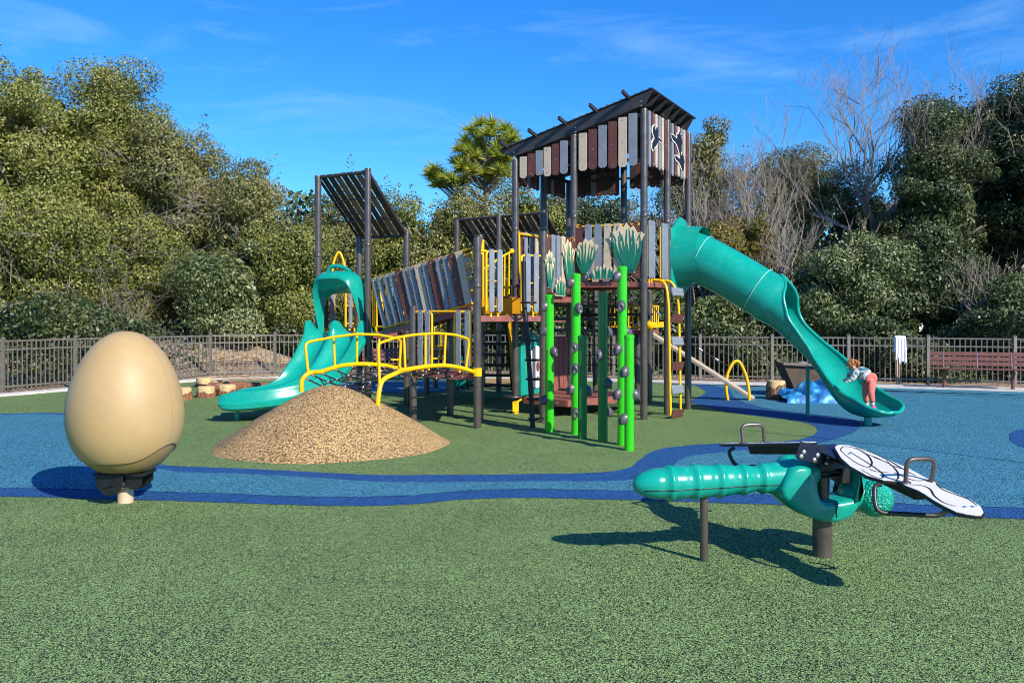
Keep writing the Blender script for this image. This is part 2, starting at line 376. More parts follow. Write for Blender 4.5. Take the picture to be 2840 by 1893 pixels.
# outline of the blue "river": far side along the green peninsula, near side along the foreground green
green_edge = smooth2(vg([(-420, 962), (-200, 955), (0, 950), (150, 949), (235, 965), (280, 1005), (315, 1050), (370, 1067), (500, 1074), (662, 1081), (800, 1088), (900, 1091), (1100, 1090), (1250, 1088), (1380, 1085), (1440, 1075), (1470, 1056), (1490, 1040), (1535, 1028), (1620, 1020), (1740, 1016), (1830, 1010), (1868, 998), (1878, 987), (1862, 974), (1810, 964), (1740, 955), (1670, 945), (1590, 925), (1592, 917), (1612, 908), (1622, 899), (1610, 892), (1588, 884), (1500, 880), (1404, 877)]))
near_edge = smooth2(vg([(-420, 1136), (0, 1139.6), (300, 1147), (500, 1153), (662, 1159), (800, 1162), (950, 1158), (1050, 1148), (1200, 1143), (1400, 1147), (1520, 1150), (1650, 1155), (1800, 1160), (1950, 1174), (2100, 1183), (2250, 1188), (2400, 1194), (2900, 1212)]))
kin_right = [Vector((p.x, p.y, 0)) for p in k_in if p.x > 2.3]
far_r = [Vector((15.9, 18.7, 0))]
sheet('navy_border_surface', [(p.x, p.y) for p in green_edge + kin_right + far_r + [Vector((15.9, 8, 0))] + list(reversed(near_edge))], .004, M['navy_rub'])
inner_far = smooth2(vg([(-420, 970), (-200, 963), (0, 953), (150, 953), (225, 972), (262, 1012), (285, 1055), (400, 1083), (500, 1087), (662, 1094), (800, 1103), (900, 1108), (1100, 1108), (1250, 1106), (1400, 1106), (1500, 1096), (1545, 1072), (1560, 1058), (1600, 1046), (1700, 1036), (1830, 1028), (1900, 1014), (1960, 993), (1975, 975), (1950, 962), (1870, 952), (1780, 941), (1720, 928), (1690, 915), (1680, 903), (1670, 893), (1620, 883), (1560, 879), (1420, 876.5)]))
inner_near = smooth2(vg([(-420, 1117), (0, 1120.6), (300, 1128), (500, 1134), (662, 1140), (800, 1142), (950, 1138), (1050, 1129), (1200, 1124), (1400, 1127), (1520, 1130), (1650, 1134), (1800, 1139), (1950, 1151), (2100, 1159), (2250, 1164), (2400, 1169), (2900, 1186)]))
sheet('blue_surface', [(p.x, p.y) for p in inner_far + [k for k in kin_right if k.x > 2.7] + [Vector((15.8, 18.6, 0)), Vector((15.8, 8.4, 0))] + list(reversed(inner_near))], .008, M['blue_rub'])
sheet('navy_patch_surface', spl(vg([(2318, 1000), (2345, 988), (2420, 985), (2500, 1000), (2470, 1035), (2390, 1036), (2335, 1022)]), 6, True), .012, M['navy_rub'])
sheet('blue_pool_surface', spl(vg([(700, 884), (820, 876), (950, 873), (1080, 874), (1130, 878), (1050, 886), (1080, 892), (950, 902), (860, 898), (760, 892)]), 6, True), .006, M['blue_rub'])
sheet('sand_patch_surface', spl(vg([(1090, 876), (1130, 869), (1190, 869), (1250, 873), (1230, 884), (1150, 890), (1100, 886)]), 6, True), .010, M['sand_rub'])
# thin dark line laid across the blue rubber
g = MB(); g.beam(G(2420, 1083, .0135), G(2900, 1106, .0135), .022, .003); tag(g.build('surface_line', M['black'], smooth=0), kind='structure')

# ------------------------------------------------------------------ fence
fen = empty('metal_fence', (0, 24.5, 0), 'long bronze metal picket fence with flat rails curving behind the whole playground', 'fence')
for i, (x, y) in enumerate(FEN):
    g = MB(); g.box((x, y, .56), (.07, .07, 1.14)); g.lathe((x, y, 1.13), [(.052, 0), (.052, .012), (.02, .03), (0, .032)], 4)
    g.build('post', M['fence'], fen, smooth=0)
for i in range(len(FEN) - 1):
    a, b_ = Vector((*FEN[i], 0)), Vector((*FEN[i + 1], 0)); d = (b_ - a).normalized(); L = (b_ - a).length; q = Vector((0, 0, 1))
    a2, b2 = a + d * .036, b_ - d * .036
    g = MB()
    for z in (1.075, .90, .15): g.beam(a2 + q * z, b2 + q * z, .032, .034)
    k = max(4, round(L / .112))
    for j in range(1, k):
        p = a + d * (L * j / k); g.box((p.x, p.y, .57), (.022, .022, .975), math.atan2(d.y, d.x))
    g.build('panel', M['fence'], fen, smooth=0)

# ------------------------------------------------------------------ trees
def leaf_mesh(name, cen, nor, size, mat, parent, asp=.5, seed=0):
    """cen, nor: (n,3) arrays; one small leaf quad for every centre"""
    r = np.random.default_rng(seed); n_ = len(cen)
    nor = nor / (np.linalg.norm(nor, axis=1, keepdims=True) + 1e-9)
    t = r.normal(size=(n_, 3)); u = np.cross(nor, t); u /= np.linalg.norm(u, axis=1, keepdims=True) + 1e-9; w = np.cross(nor, u)
    L = (size * (.7 + .6 * r.random(n_)))[:, None]; Wd = L * asp
    vs = np.stack([cen - u * L * .5, cen - w * Wd * .5 + u * L * .05, cen + u * L * .5, cen + w * Wd * .5 + u * L * .05], 1).reshape(-1, 3)
    o_ = wloc(parent) if parent is not None else Vector((0, 0, 0))
    vs = vs - np.array([o_.x, o_.y, o_.z])
    me = bpy.data.meshes.new(name); me.vertices.add(4 * n_); me.vertices.foreach_set('co', vs.astype(np.float32).ravel())
    me.loops.add(4 * n_); me.loops.foreach_set('vertex_index', np.arange(4 * n_, dtype=np.int32))
    me.polygons.add(n_); me.polygons.foreach_set('loop_start', np.arange(0, 4 * n_, 4, dtype=np.int32))
    me.update(calc_edges=True); me.materials.append(mat)
    o = bpy.data.objects.new(name, me); COL.objects.link(o)
    if parent is not None: o.parent = parent
    return o
def twig(g, p, d, L, r, depth, rr, spread=.5, up=.25, nseg=3, kids=(2, 3), mi=0, taper=.62, ends=None):
    pts = [p.copy()]; dd = d.copy()
    for i in range(nseg):
        dd = (dd + Vector((rr.gauss(0, .16), rr.gauss(0, .16), rr.gauss(0, .1) + up * .12))).normalized(); pts.append(pts[-1] + dd * (L / nseg))
    g.tube(pts, [r * (1 - .4 * i / nseg) for i in range(nseg + 1)], 5 if r > .03 else 3, caps=False, mi=mi)
    if depth <= 0:
        if ends is not None: ends.append(pts[-1])
        return
    for k in range(rr.randint(*kids)):
        s = rr.choice(range(1, nseg + 1)) if k else nseg
        nd = (dd + Vector((rr.gauss(0, spread), rr.gauss(0, spread), rr.gauss(0, spread * .6) + up))).normalized()
        twig(g, pts[s], nd, L * rr.uniform(.62, .88), r * taper, depth - 1, rr, spread, up, nseg, kids, mi, taper, ends)
def leafy(label, vx, vtop, vhw, Y, mat, n=14000, vbot=745, leaf=.082, seed=1, name='leafy_tree', cat='tree', rcl=(.32, .75), group=None, dens=1., twigs=0, bark='bark', ryf=.8, sprigs=10):
    n = int(n * 2.6); r = np.random.default_rng(seed); rr = random.Random(seed)
    X = (vx - 1176) / 2200 * Y; rx = vhw * Y / 2200; zt = EYE + (718 - vtop) * Y / 2200; zb = EYE + (718 - vbot) * Y / 2200
    rz = (zt - zb) / 2; zc = (zt + zb) / 2; ry = min(rx * ryf, 3.2); gz = max(0, hgt(X, Y)) - .05
    root = empty(name, (X, Y, gz), label, cat, group)
    # trunk with limbs
    g = MB(); base = Vector((X, Y, gz)); top = Vector((X + rr.uniform(-.3, .3), Y, zc + rz * .35)); tr = .05 + .035 * rz
    pts = spl([base, base.lerp(top, .35) + Vector((rr.uniform(-.2, .2), rr.uniform(-.2, .2), 0)), base.lerp(top, .7) + Vector((rr.uniform(-.3, .3), 0, 0)), top], 4)
    g.tube(pts, [tr * (1.25 - i / len(pts)) for i in range(len(pts))], 8)
    for k in range(7 + twigs // 12):
        p = pts[rr.randint(3, len(pts) - 2)]; a = rr.uniform(0, 6.28)
        twig(g, p, Vector((math.cos(a), math.sin(a) - .3, .45)).normalized(), rx * .42, tr * .45, 2 if not twigs else 3, rr, .5, .2)
    g.build('trunk', M[bark], root, smooth=60)
    area = 4 * math.pi * (((rx * ry) ** 1.6 + (rx * rz) ** 1.6 + (ry * rz) ** 1.6) / 3) ** (1 / 1.6)
    nc = int(area * .95 * dens)
    d = r.normal(size=(nc * 3, 3)); d /= np.linalg.norm(d, axis=1, keepdims=True)
    d = d[(d[:, 1] < .25) | (r.random(len(d)) < .35)][:nc]; nc = len(d)
    sh = .74 + .27 * r.random((nc, 1)) ** .8
    # lumpy envelope
    lump = 1 + .11 * np.sin(d[:, :1] * 5 + seed) * np.cos(d[:, 2:] * 6 + seed * 2) + .09 * np.sin(d[:, :1] * 13 + d[:, 2:] * 11 + seed)
    cc = np.array([X, Y, zc]) + d * np.array([rx, ry, rz]) * sh * lump
    cr = (rcl[0] * .7 + (rcl[1] * 1.15 - rcl[0] * .7) * r.random(nc) ** 1.4) * min(1, rx / 1.6 + .3)
    w = cr ** 2; w = w / w.sum(); idx = r.choice(nc, size=n, p=w)
    ld = r.normal(size=(n, 3)); ld /= np.linalg.norm(ld, axis=1, keepdims=True)
    rad = cr[idx][:, None] * (.55 + .5 * r.random((n, 1)))
    pos = cc[idx] + ld * rad * np.array([1.15, 1, .82]); nor = ld * 1.1 + d[idx] * .35 + r.normal(size=(n, 3)) * .72
    # sprigs that break the outline
    sp = r.integers(0, nc, sprigs)
    for s_ in sp:
        if d[s_, 2] < -.1: continue
        k = 60; t = r.random((k, 1)) ** 1.3 * .62; dirn = d[s_] * .6 + np.array([0, 0, .8]) + r.normal(size=3) * .25
        pp = cc[s_] + dirn * t * (1.0 + .5 * r.random()) * .9 + r.normal(size=(k, 3)) * .13 * (1.1 - t); pos = np.vstack([pos, pp]); nor = np.vstack([nor, r.normal(size=(k, 3))])
    # inner leaves
    m_ = int(n * .34); dd = r.normal(size=(m_, 3)); dd /= np.linalg.norm(dd, axis=1, keepdims=True)
    pin = np.array([X, Y, zc]) + dd * np.array([rx, ry, rz]) * (.45 + .32 * r.random((m_, 1)))
    keep = pos[:, 2] > gz + .05
    c1 = leaf_mesh('crown', np.vstack([pos[keep], pin[pin[:, 2] > gz + .05]]), np.vstack([nor[keep], r.normal(size=(m_, 3))[pin[:, 2] > gz + .05]]), np.concatenate([np.full(int(keep.sum()), leaf), np.full(int((pin[:, 2] > gz + .05).sum()), leaf * 2.1)]), M[mat], root, .52, seed)
    if twigs:
        g = MB()
        for k in range(twigs):
            a = d[rr.randrange(nc)]
            if a[1] > .2 or a[2] > .5: continue
            p = Vector((X, Y, zc)) + Vector((a[0] * rx, a[1] * ry, a[2] * rz)) * .9
            twig(g, p, Vector((a[0] + rr.gauss(0, .4), a[1] - .2, rr.gauss(0, .5))).normalized(), rr.uniform(.4, .9), .012, 2, rr, .5, .05)
        if g.v: g.build('dead_twigs', M['palebark'], root, smooth=0)['kind'] = 'stuff'
    return root
TG = 'evergreen trees and shrubs behind the fence'
leafy('huge olive green oak filling the left edge of the photo', 70, 140, 225, 27.5, 'oak', 36000, 760, seed=41, sprigs=26, group=TG, twigs=30)
leafy('tall dense oak right of the biggest one at far left', 260, 160, 150, 29, 'oak', 23000, 760, seed=12, sprigs=24, group=TG)
leafy('dense oak whose sloping top meets the sky above the egg', 395, 262, 130, 28.5, 'oak2', 19000, 765, seed=13, sprigs=22, group=TG, twigs=50)
leafy('paler oak with gray twigs, last of the tall left group', 560, 362, 110, 28, 'oak2', 13000, 765, seed=14, sprigs=22, group=TG, dens=.85, twigs=90)
leafy('broad low oak crown at the left edge, hanging over the fence', 70, 455, 190, 25.6, 'oak', 17000, 765, seed=15, group=TG, twigs=40, ryf=.5)
leafy('rounded olive shrub hanging over the bank behind the egg', 285, 500, 140, 26.6, 'oak', 11000, 748, seed=16, group=TG, twigs=70, ryf=.5)
leafy('green bushy shrub left of the double slide', 520, 560, 95, 26.2, 'bush', 8000, 800, seed=17, name='shrub', cat='shrub', group=TG, ryf=.6)
leafy('dark bushy shrub directly behind the double slide tower', 650, 500, 105, 27, 'oak', 10000, 810, seed=18, name='shrub', cat='shrub', group=TG, ryf=.6)
leafy('olive oak behind the slatted canopy of the left tower', 780, 468, 120, 29.5, 'oak2', 12000, 800, seed=19, sprigs=22, group=TG)
leafy('olive oak just left of the pine, behind the slatted bridge', 915, 440, 110, 30, 'oak', 12000, 800, seed=20, sprigs=20, group=TG)
leafy('rounded oak in front of the pine trunk', 1060, 425, 118, 30, 'oak2', 13000, 800, seed=21, sprigs=12, group=TG)
leafy('oak under the left end of the roofed tower', 1210, 418, 110, 31, 'oak', 12000, 800, seed=22, group=TG)
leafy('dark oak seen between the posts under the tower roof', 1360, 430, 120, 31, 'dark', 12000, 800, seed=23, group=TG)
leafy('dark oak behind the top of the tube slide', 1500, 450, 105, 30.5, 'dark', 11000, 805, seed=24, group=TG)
leafy('brown tipped evergreen right beside the tower roof', 1610, 285, 75, 31.5, 'oak2', 6500, 640, seed=25, group=TG, dens=.7, twigs=60)
leafy('thin yellow leaved shrub above the middle of the tube slide', 1690, 505, 105, 27.5, 'yell', 4200, 650, seed=26, name='shrub', cat='shrub', group=TG, dens=.6, twigs=60)
leafy('small yellow green shrub under the upper tube slide', 1635, 665, 70, 26, 'bush', 3000, 805, seed=27, name='shrub', cat='shrub', group=TG, dens=.7)
leafy('brown green evergreen behind the bare branches', 1830, 325, 90, 31, 'oak2', 9000, 640, seed=28, group=TG, dens=.75, twigs=80)
leafy('dark evergreen just left of the big bare tree', 1760, 470, 85, 29.5, 'dark', 7000, 805, seed=29, group=TG, dens=.75, twigs=60)
leafy('dark evergreen behind the trunk of the big bare tree', 1960, 440, 95, 31, 'dark', 8500, 805, seed=30, group=TG, dens=.8, twigs=40)
leafy('bright round shrub above the lower half of the tube slide', 1930, 540, 118, 25.6, 'bush', 15000, 805, seed=31, name='shrub', cat='shrub', group=TG, ryf=.6)
leafy('tall glossy evergreen between the bare tree and the right edge', 2150, 255, 110, 28, 'dark', 16000, 720, seed=32, group=TG, dens=.9)
leafy('tallest dark evergreen, rising at the right edge', 2290, 150, 135, 30, 'dark', 26000, 720, seed=33, sprigs=24, group=TG)
leafy('dark evergreen cut off by the right edge', 2440, 150, 120, 28, 'dark', 14000, 700, seed=34, group=TG)
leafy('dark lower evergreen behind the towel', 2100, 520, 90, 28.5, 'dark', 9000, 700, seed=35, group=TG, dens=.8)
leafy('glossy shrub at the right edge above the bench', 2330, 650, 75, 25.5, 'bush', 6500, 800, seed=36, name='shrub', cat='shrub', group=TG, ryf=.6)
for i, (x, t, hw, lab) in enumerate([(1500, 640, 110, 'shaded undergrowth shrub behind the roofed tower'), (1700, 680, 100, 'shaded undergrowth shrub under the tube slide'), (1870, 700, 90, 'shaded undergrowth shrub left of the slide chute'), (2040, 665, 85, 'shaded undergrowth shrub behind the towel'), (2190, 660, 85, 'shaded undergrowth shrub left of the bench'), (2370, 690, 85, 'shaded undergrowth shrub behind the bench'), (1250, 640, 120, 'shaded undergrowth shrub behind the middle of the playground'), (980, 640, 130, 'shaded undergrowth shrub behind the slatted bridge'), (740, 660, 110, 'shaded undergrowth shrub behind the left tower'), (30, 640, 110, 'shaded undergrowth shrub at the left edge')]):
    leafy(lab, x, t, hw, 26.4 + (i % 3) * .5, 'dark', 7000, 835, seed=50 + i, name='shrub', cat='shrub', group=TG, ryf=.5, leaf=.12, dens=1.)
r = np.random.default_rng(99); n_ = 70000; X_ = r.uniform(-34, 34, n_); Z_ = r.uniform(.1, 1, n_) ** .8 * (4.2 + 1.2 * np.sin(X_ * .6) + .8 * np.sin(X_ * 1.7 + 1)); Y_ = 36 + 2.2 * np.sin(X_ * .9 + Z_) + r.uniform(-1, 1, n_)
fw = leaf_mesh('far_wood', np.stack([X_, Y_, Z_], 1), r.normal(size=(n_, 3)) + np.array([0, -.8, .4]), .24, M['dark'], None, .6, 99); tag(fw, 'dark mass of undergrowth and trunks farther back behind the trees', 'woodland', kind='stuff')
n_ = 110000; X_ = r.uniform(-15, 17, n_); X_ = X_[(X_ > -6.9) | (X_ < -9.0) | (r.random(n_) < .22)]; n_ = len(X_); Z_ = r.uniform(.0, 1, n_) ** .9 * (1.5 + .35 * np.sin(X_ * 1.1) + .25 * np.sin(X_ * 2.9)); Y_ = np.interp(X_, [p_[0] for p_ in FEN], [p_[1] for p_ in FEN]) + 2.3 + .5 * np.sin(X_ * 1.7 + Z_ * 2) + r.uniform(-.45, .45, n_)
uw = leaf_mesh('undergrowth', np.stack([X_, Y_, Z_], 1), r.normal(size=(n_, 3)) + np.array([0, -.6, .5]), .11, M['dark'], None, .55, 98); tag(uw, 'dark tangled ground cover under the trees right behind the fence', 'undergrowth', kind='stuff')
# bare trees
def bare(label, vx, vtop, Y, spread, seed, lean=0., depth=6, r=.11, trunkh=.35, kids=(2, 3), mat='palebark', group='bare winter trees'):
    rr = random.Random(seed); X = (vx - 1176) / 2200 * Y; H = EYE + (718 - vtop) * Y / 2200
    root = empty('bare_tree', (X, Y, 0), label, 'tree', group)
    g = MB(); th = H * trunkh; p = Vector((X, Y, -.1)); q = Vector((X + lean, Y, th))
    g.tube([p, p.lerp(q, .5) + Vector((.05, 0, 0)), q], [r * 1.3, r * 1.1, r], 8); g.build('trunk', M['bark'], root, smooth=60)
    g = MB(); L = (H - th) * .33
    nk = 7
    for k in range(nk):
        a = k * 6.28 / nk + rr.uniform(-.4, .4); s = spread * rr.uniform(.6, 1.15)
        twig(g, q - Vector((0, 0, rr.uniform(0, .15) * th)), Vector((math.cos(a) * s, math.sin(a) * s * .7, 1)).normalized(), L * rr.uniform(.85, 1.1), r * .62, depth, rr, .42, .30, 4, kids, taper=.60)
    g.build('branches', M[mat], root, smooth=60); return root
bare('tallest bare tree, its gray branches spread against the sky', 1968, 120, 29, 1.0, 71, lean=.55, depth=7, r=.11, trunkh=.46)
bare('second bare tree, left of the tallest, with upright twigs', 1690, 255, 29.5, .75, 72, depth=6, r=.09, trunkh=.35)
bare('low tangled bare tree in front of the brown green evergreen', 1790, 400, 27.5, .8, 73, depth=5, r=.08, trunkh=.25)
bare('low tangled bare tree beside the tower roof', 1610, 380, 28, .8, 74, depth=5, r=.08, trunkh=.25)
bare('low bare sapling right of the bench, before dark shrubs', 2255, 560, 25.6, .7, 75, depth=4, r=.04, trunkh=.3)
bare('small bare shrub on the bank above the egg', 250, 610, 25.6, .9, 76, depth=4, r=.035, trunkh=.15)
# pine
rr = random.Random(5); Yp = 34.; pr = empty('pine_tree', ((1110 - 1176) / 2200 * Yp, Yp, 0), 'yellow green pine rising behind the oaks left of the tower roof', 'tree')
g = MB(); bx = pr.location.x; ztop = EYE + (718 - 300) * Yp / 2200
g.tube([(bx + .2, Yp, 0), (bx + .2, Yp, 4.), (bx, Yp, ztop - .5)], [.17, .13, .05], 8)
tips = []
for (vx, vy) in [(1085, 305), (1105, 295), (1130, 290), (1155, 300), (1175, 312), (1075, 330), (1100, 325), (1125, 318), (1150, 330), (1172, 335), (1062, 350), (1080, 355), (1110, 350), (1140, 350), (1168, 358), (1050, 372), (1070, 380), (1095, 372), (1125, 378), (1150, 380), (1060, 392), (1085, 397), (1115, 400), (1150, 400), (1165, 392), (998, 392), (990, 402), (1005, 412), (1020, 410), (1030, 418), (1010, 425), (1045, 425), (1065, 415), (1130, 415), (1090, 340), (1160, 372), (1110, 335), (1140, 365)]:
    for q in range(3):
        tips.append(Vector(((vx - 1176 + rr.uniform(-6, 6)) / 2200 * Yp, Yp + rr.uniform(-1.1, 1.0), EYE + (718 - vy + rr.uniform(-5, 5)) * Yp / 2200)))
for t in tips:
    h = max(3.2, min(ztop - .8, t.z - abs(t.x - bx) * .6 - .3)); a = Vector((bx + .1, Yp, h)); g.tube([a, a.lerp(t, .5) + Vector((0, 0, -.12)), t], [.035, .025, .012], 4, caps=False)
g.build('trunk', M['bark'], pr, smooth=60)
r = np.random.default_rng(9); K = 105; vs = []; 
for t in tips:
    d = r.normal(size=(K, 3)); d[:, 2] = np.abs(d[:, 2]) * 1.0 - .25; d /= np.linalg.norm(d, axis=1, keepdims=True); L = r.uniform(.30, .52, (K, 1))
    s = np.cross(d, r.normal(size=(K, 3))); s /= np.linalg.norm(s, axis=1, keepdims=True)
    c = np.array(t); a = c + s * .02; b2 = c - s * .02; e = c + d * L; vs.append(np.stack([a, b2, e], 1).reshape(-1, 3))
vs = np.vstack(vs) - np.array(pr.location); nn = len(vs) // 3
me = bpy.data.meshes.new('crown'); me.vertices.add(len(vs)); me.vertices.foreach_set('co', vs.astype(np.float32).ravel()); me.loops.add(len(vs)); me.loops.foreach_set('vertex_index', np.arange(len(vs), dtype=np.int32))
me.polygons.add(nn); me.polygons.foreach_set('loop_start', np.arange(0, len(vs), 3, dtype=np.int32)); me.update(calc_edges=True); me.materials.append(M['needle'])
o = bpy.data.objects.new('crown', me); COL.objects.link(o); o.parent = pr
# ------------------------------------------------------------------ the big play structure
PS = empty('play_structure', (0.5, 15.5, 0), 'large climbing structure with roofed tower, slatted bridges, green slides, dark posts and yellow rails', 'play structure')
PR = .056
PA, PA2, PD, PL = Vector((-.497, 13.74, 0)), Vector((-.498, 14.86, 0)), Vector((.467, 14.38, 0)), Vector((.056, 15.82, 0))
PB = Vector((-1.48, 14.36, 0))
PM, TA, TB, TC = Vector((.992, 15.34, 0)), Vector((2.04, 14.81, 0)), Vector((2.53, 15.61, 0)), Vector((3.02, 16.42, 0))
TR, TD, TN = Vector((1.98, 16.95, 0)), Vector((1.036, 17.43, 0)), Vector((.546, 16.60, 0))
L1, L2, L3, L4 = Vector((-3.33, 16.45, 0)), Vector((-2.41, 16.0, 0)), Vector((-2.785, 17.45, 0)), Vector((-1.872, 17.0, 0))
U, Vv = Vector((.5, .866, 0)), Vector((-.89, .455, 0))       # the two directions of the deck grid
def post(p, h, r=PR, collar=None, z0=-.02):
    g = MB(); g.lathe((p.x, p.y, z0), [(r, 0), (r, h - z0 - .02), (r * .93, h - z0), (0, h - z0 + .004)], 20)
    for c in (collar or []):
        g.lathe((p.x, p.y, c), [(r + .0005, 0), (r + .004, .006), (r + .004, .05), (r + .0005, .056)], 20)
        for a in (-1.9, -1.2): g.ball((p.x + (r + .003) * math.cos(a), p.y + (r + .003) * math.sin(a), c + .12), .010, 6, 1)
    return g.build('post', [M['bronze'], M['steel']], PS, smooth=40)
for p, h, c in ((PA, 2.73, [2.0]), (PA2, 2.86, []), (PD, 2.87, []), (PL, 4.17, [3.0]), (PB, 1.75, []), (PM, 4.50, [3.15]), (TA, 4.80, [3.12]), (TB, 4.78, [3.1]), (TC, 4.73, [3.05]), (TR, 4.38, [3.1]), (TD, 4.05, [3.0]), (TN, 4.11, [3.0]),
                (L1, 4.0, [2.6]), (L2, 4.06, [2.75]), (L3, 3.05, []), (L4, 3.08, [])): post(p, h, collar=c)
# posts of the rear and lower decks
T1, T2, T3 = Vector((-1.17, 20.4, 0)), Vector((-.27, 19.75, 0)), Vector((.66, 19.15, 0))
for p, h in ((T1, 3.62), (T2, 3.66), (T3, 3.68), (T1 + U * 1.05, 2.95), (T2 + U * 1.05, 2.97), (T3 + U * 1.05, 2.98), (G(1183.7, 1093), 1.6), (G(1208, 1076), 1.2), (G(1651, 1085.7), 2.1), (G(1768, 1101.8), 1.45), (G(1801, 1114), 2.05), (G(1245, 1079), 1.0), (Vector((-1.0, 15.5, 0)), 1.7)): post(Vector((p.x, p.y, 0)), h)
def slat(parent, a, b, w, th, nrm_, mat, chT=.02, chB=.02, bolts=True, name='slat'):
    """board from bottom-centre a to top-centre b, facing nrm_"""
    a, b = Vector(a), Vector(b); up = (b - a); h = up.length; up.normalize(); n_ = (nrm_ - up * nrm_.dot(up)).normalized(); x = up.cross(n_).normalized()
    T = Matrix((( x.x, up.x, n_.x, a.x), (x.y, up.y, n_.y, a.y), (x.z, up.z, n_.z, a.z), (0, 0, 0, 1)))
    g = MB(); hw = w / 2
    g.prism([(-hw + chB, 0), (hw - chB, 0), (hw, chB), (hw, h - chT), (hw - chT, h), (-hw + chT, h), (-hw, h - chT), (-hw, chB)], T, th)
    if bolts:
        for y in ((.05, h - .05) if h < .5 else (.05, h * .5, h - .05)):
            for s in (-1, 1): g.lathe(T @ Vector((0, y, s * th / 2)), [(.011, 0), (.009, .005), (0, .007)], 8, 1, axis=n_ * s)
    return g.build(name, [mat, M['steel']], parent, smooth=30)
def gp(g, pts, r=.019, rad=.07, mi=0, closed=False): g.tube(bend(pts, rad) if not closed else pts, r, 10, mi=mi, closed=closed); return g
# ---- decks
def deck(name, poly, z, th=.075, lab=None):
    g = MB(); k = len(poly); c = sum((Vector(p) for p in poly), Vector((0, 0, 0))) / k
    g.prism([(p.x, p.y) for p in poly], Matrix.Translation((0, 0, z - .012)), .024)
    for i in range(k):
        a, b_ = V3(poly[i], z - th / 2 - .013), V3(poly[(i + 1) % k], z - th / 2 - .013)
        g.beam(a, b_, .03, th)
        d = (b_ - a).normalized(); q = Vector((d.y, -d.x, 0)); q = q if q.dot(a - c) > 0 else -q
        for t in (.22, .5, .78): g.lathe(a.lerp(b_, t) + q * .015, [(.016, 0), (.013, .008), (0, .010)], 8, 1, axis=q)
    for i in range(1, 5):                      # ribs under the perforated plate
        t = i / 5; a, b_ = V3(Vector(poly[0]).lerp(Vector(poly[-1]), t), z - .055), V3(Vector(poly[1]).lerp(Vector(poly[min(2, k - 1)]), t), z - .055); g.beam(a, b_, .02, .06)
    o = g.build(name, [M['deck'], M['steel']], PS, smooth=30)
    if lab: o['label'] = lab
    return o
deck('deck', [PA, PD, PA2], 1.61)
deck('deck', [PD, PM, PL, PA2], 1.90)
deck('deck', [PM, TA, TB, TC, TR, TD, TN, PL], 2.14)
deck('deck', [PB, PA, PA2, PA2 + Vector((-.5, 1.0, 0)), PB + Vector((-.5, 1.0, 0))], .77)
deck('deck', [L2, L4, L3, L1], 1.31)
lowdeck = deck('low_deck', [Vector((.20, 15.72, 0)), Vector((.87, 15.1, 0)), Vector((1.06, 15.28, 0)), Vector((1.86, 15.95, 0)), Vector((2.1, 16.5, 0)), Vector((1.25, 17.25, 0)), Vector((.55, 16.8, 0))], .27, .09, 'low red brown platform near the ground')
deck('deck', [T1 - Vector((.0, .1, 0)), T3, T3 + U * 1.05, T1 + U * 1.05], 1.55)
deck('deck', [Vector((1.75, 18.2, 0)), Vector((2.45, 18.0, 0)), Vector((2.9, 19.0, 0)), Vector((1.9, 19.3, 0))], 1.32)
deck('deck', [Vector((-1.95, 18.2, 0)), Vector((-.8, 17.8, 0)), Vector((-.6, 19.2, 0)), Vector((-1.7, 19.5, 0))], .95)
# yellow step riser between the two decks
g = MB(); a, b_ = V3(PA2, 1.755), V3(PD, 1.755); d = (b_ - a).normalized(); g.beam(a + d * .06 + Vector((-.02, -.02, 0)), b_ - d * .06 + Vector((-.02, -.02, 0)), .02, .24)
g.build('step_riser', M['yellow_panel'], PS)
g = MB(); a, b_ = V3(PL, 2.0), V3(PM, 2.0); d = (b_ - a).normalized(); g.beam(a + d * .06, b_ - d * .06, .02, .13); g.build('step_riser', M['yellow_panel'], PS)
# ---- tower roof
def zr(p):                                     # roof plane through the measured post tops
    s = (p - PL).dot(Vector((.891, -.454, 0))); u = (p - PL).dot(Vector((.454, .891, 0))); return 4.22 + .282 * s - .062 * u
def rp(s, u, dz=0):
    p = PL + Vector((.891, -.454, 0)) * s + Vector((.49, .865, 0)) * u; return Vector((p.x, p.y, zr(p) + dz))
rm = M['roofmetal']
g = MB(); g.add([rp(-.28, -.06, .195), rp(2.38, -.06, .195), rp(2.38, 2.02, .195), rp(-.28, 2.02, .195), rp(-.28, -.06, .212), rp(2.38, -.06, .212), rp(2.38, 2.02, .212), rp(-.28, 2.02, .212)], [(3, 2, 1, 0), (4, 5, 6, 7), (0, 1, 5, 4), (1, 2, 6, 5), (2, 3, 7, 6), (3, 0, 4, 7)])
for i in range(23):                            # standing ribs of the sheet
    s = -.2 + i * .115; g.beam(rp(s, -.06, .219), rp(s, 2.02, .219), .02, .012)
roof = g.build('roof', rm, PS, smooth=0); roof['label'] = 'dark pitched metal roof with fins along its eaves'
for u in (-.02, .93, 1.9):                     # long beams down the slope, on the post tops
    g = MB(); ends = []
    a, b_ = rp(-.12, u, .06), rp(2.36, u, .06)
    g.prism([(-.26, .12), (-.26, .10), (-.02, -.06), (2.25, -.06), (2.37, .11), (2.37, .125)], Matrix.Translation((0, 0, 0)) @ Matrix(((.891 / 1, 0, .454, rp(0, u).x), (-.454, 0, .891, rp(0, u).y), (.282, 1, 0, rp(0, u, .06).z), (0, 0, 0, 1))), .04)
    for s in (0.0, 1.1, 2.2):
        for dz in (.0, .07): g.lathe(rp(s, u, dz) + Vector((-.454, -.891, 0)) * .021, [(.014, 0), (.012, .008), (0, .01)], 8, 1, axis=Vector((-.454, -.891, 0)))
    g.build('beam', [rm, M['steel']], roof, smooth=0)
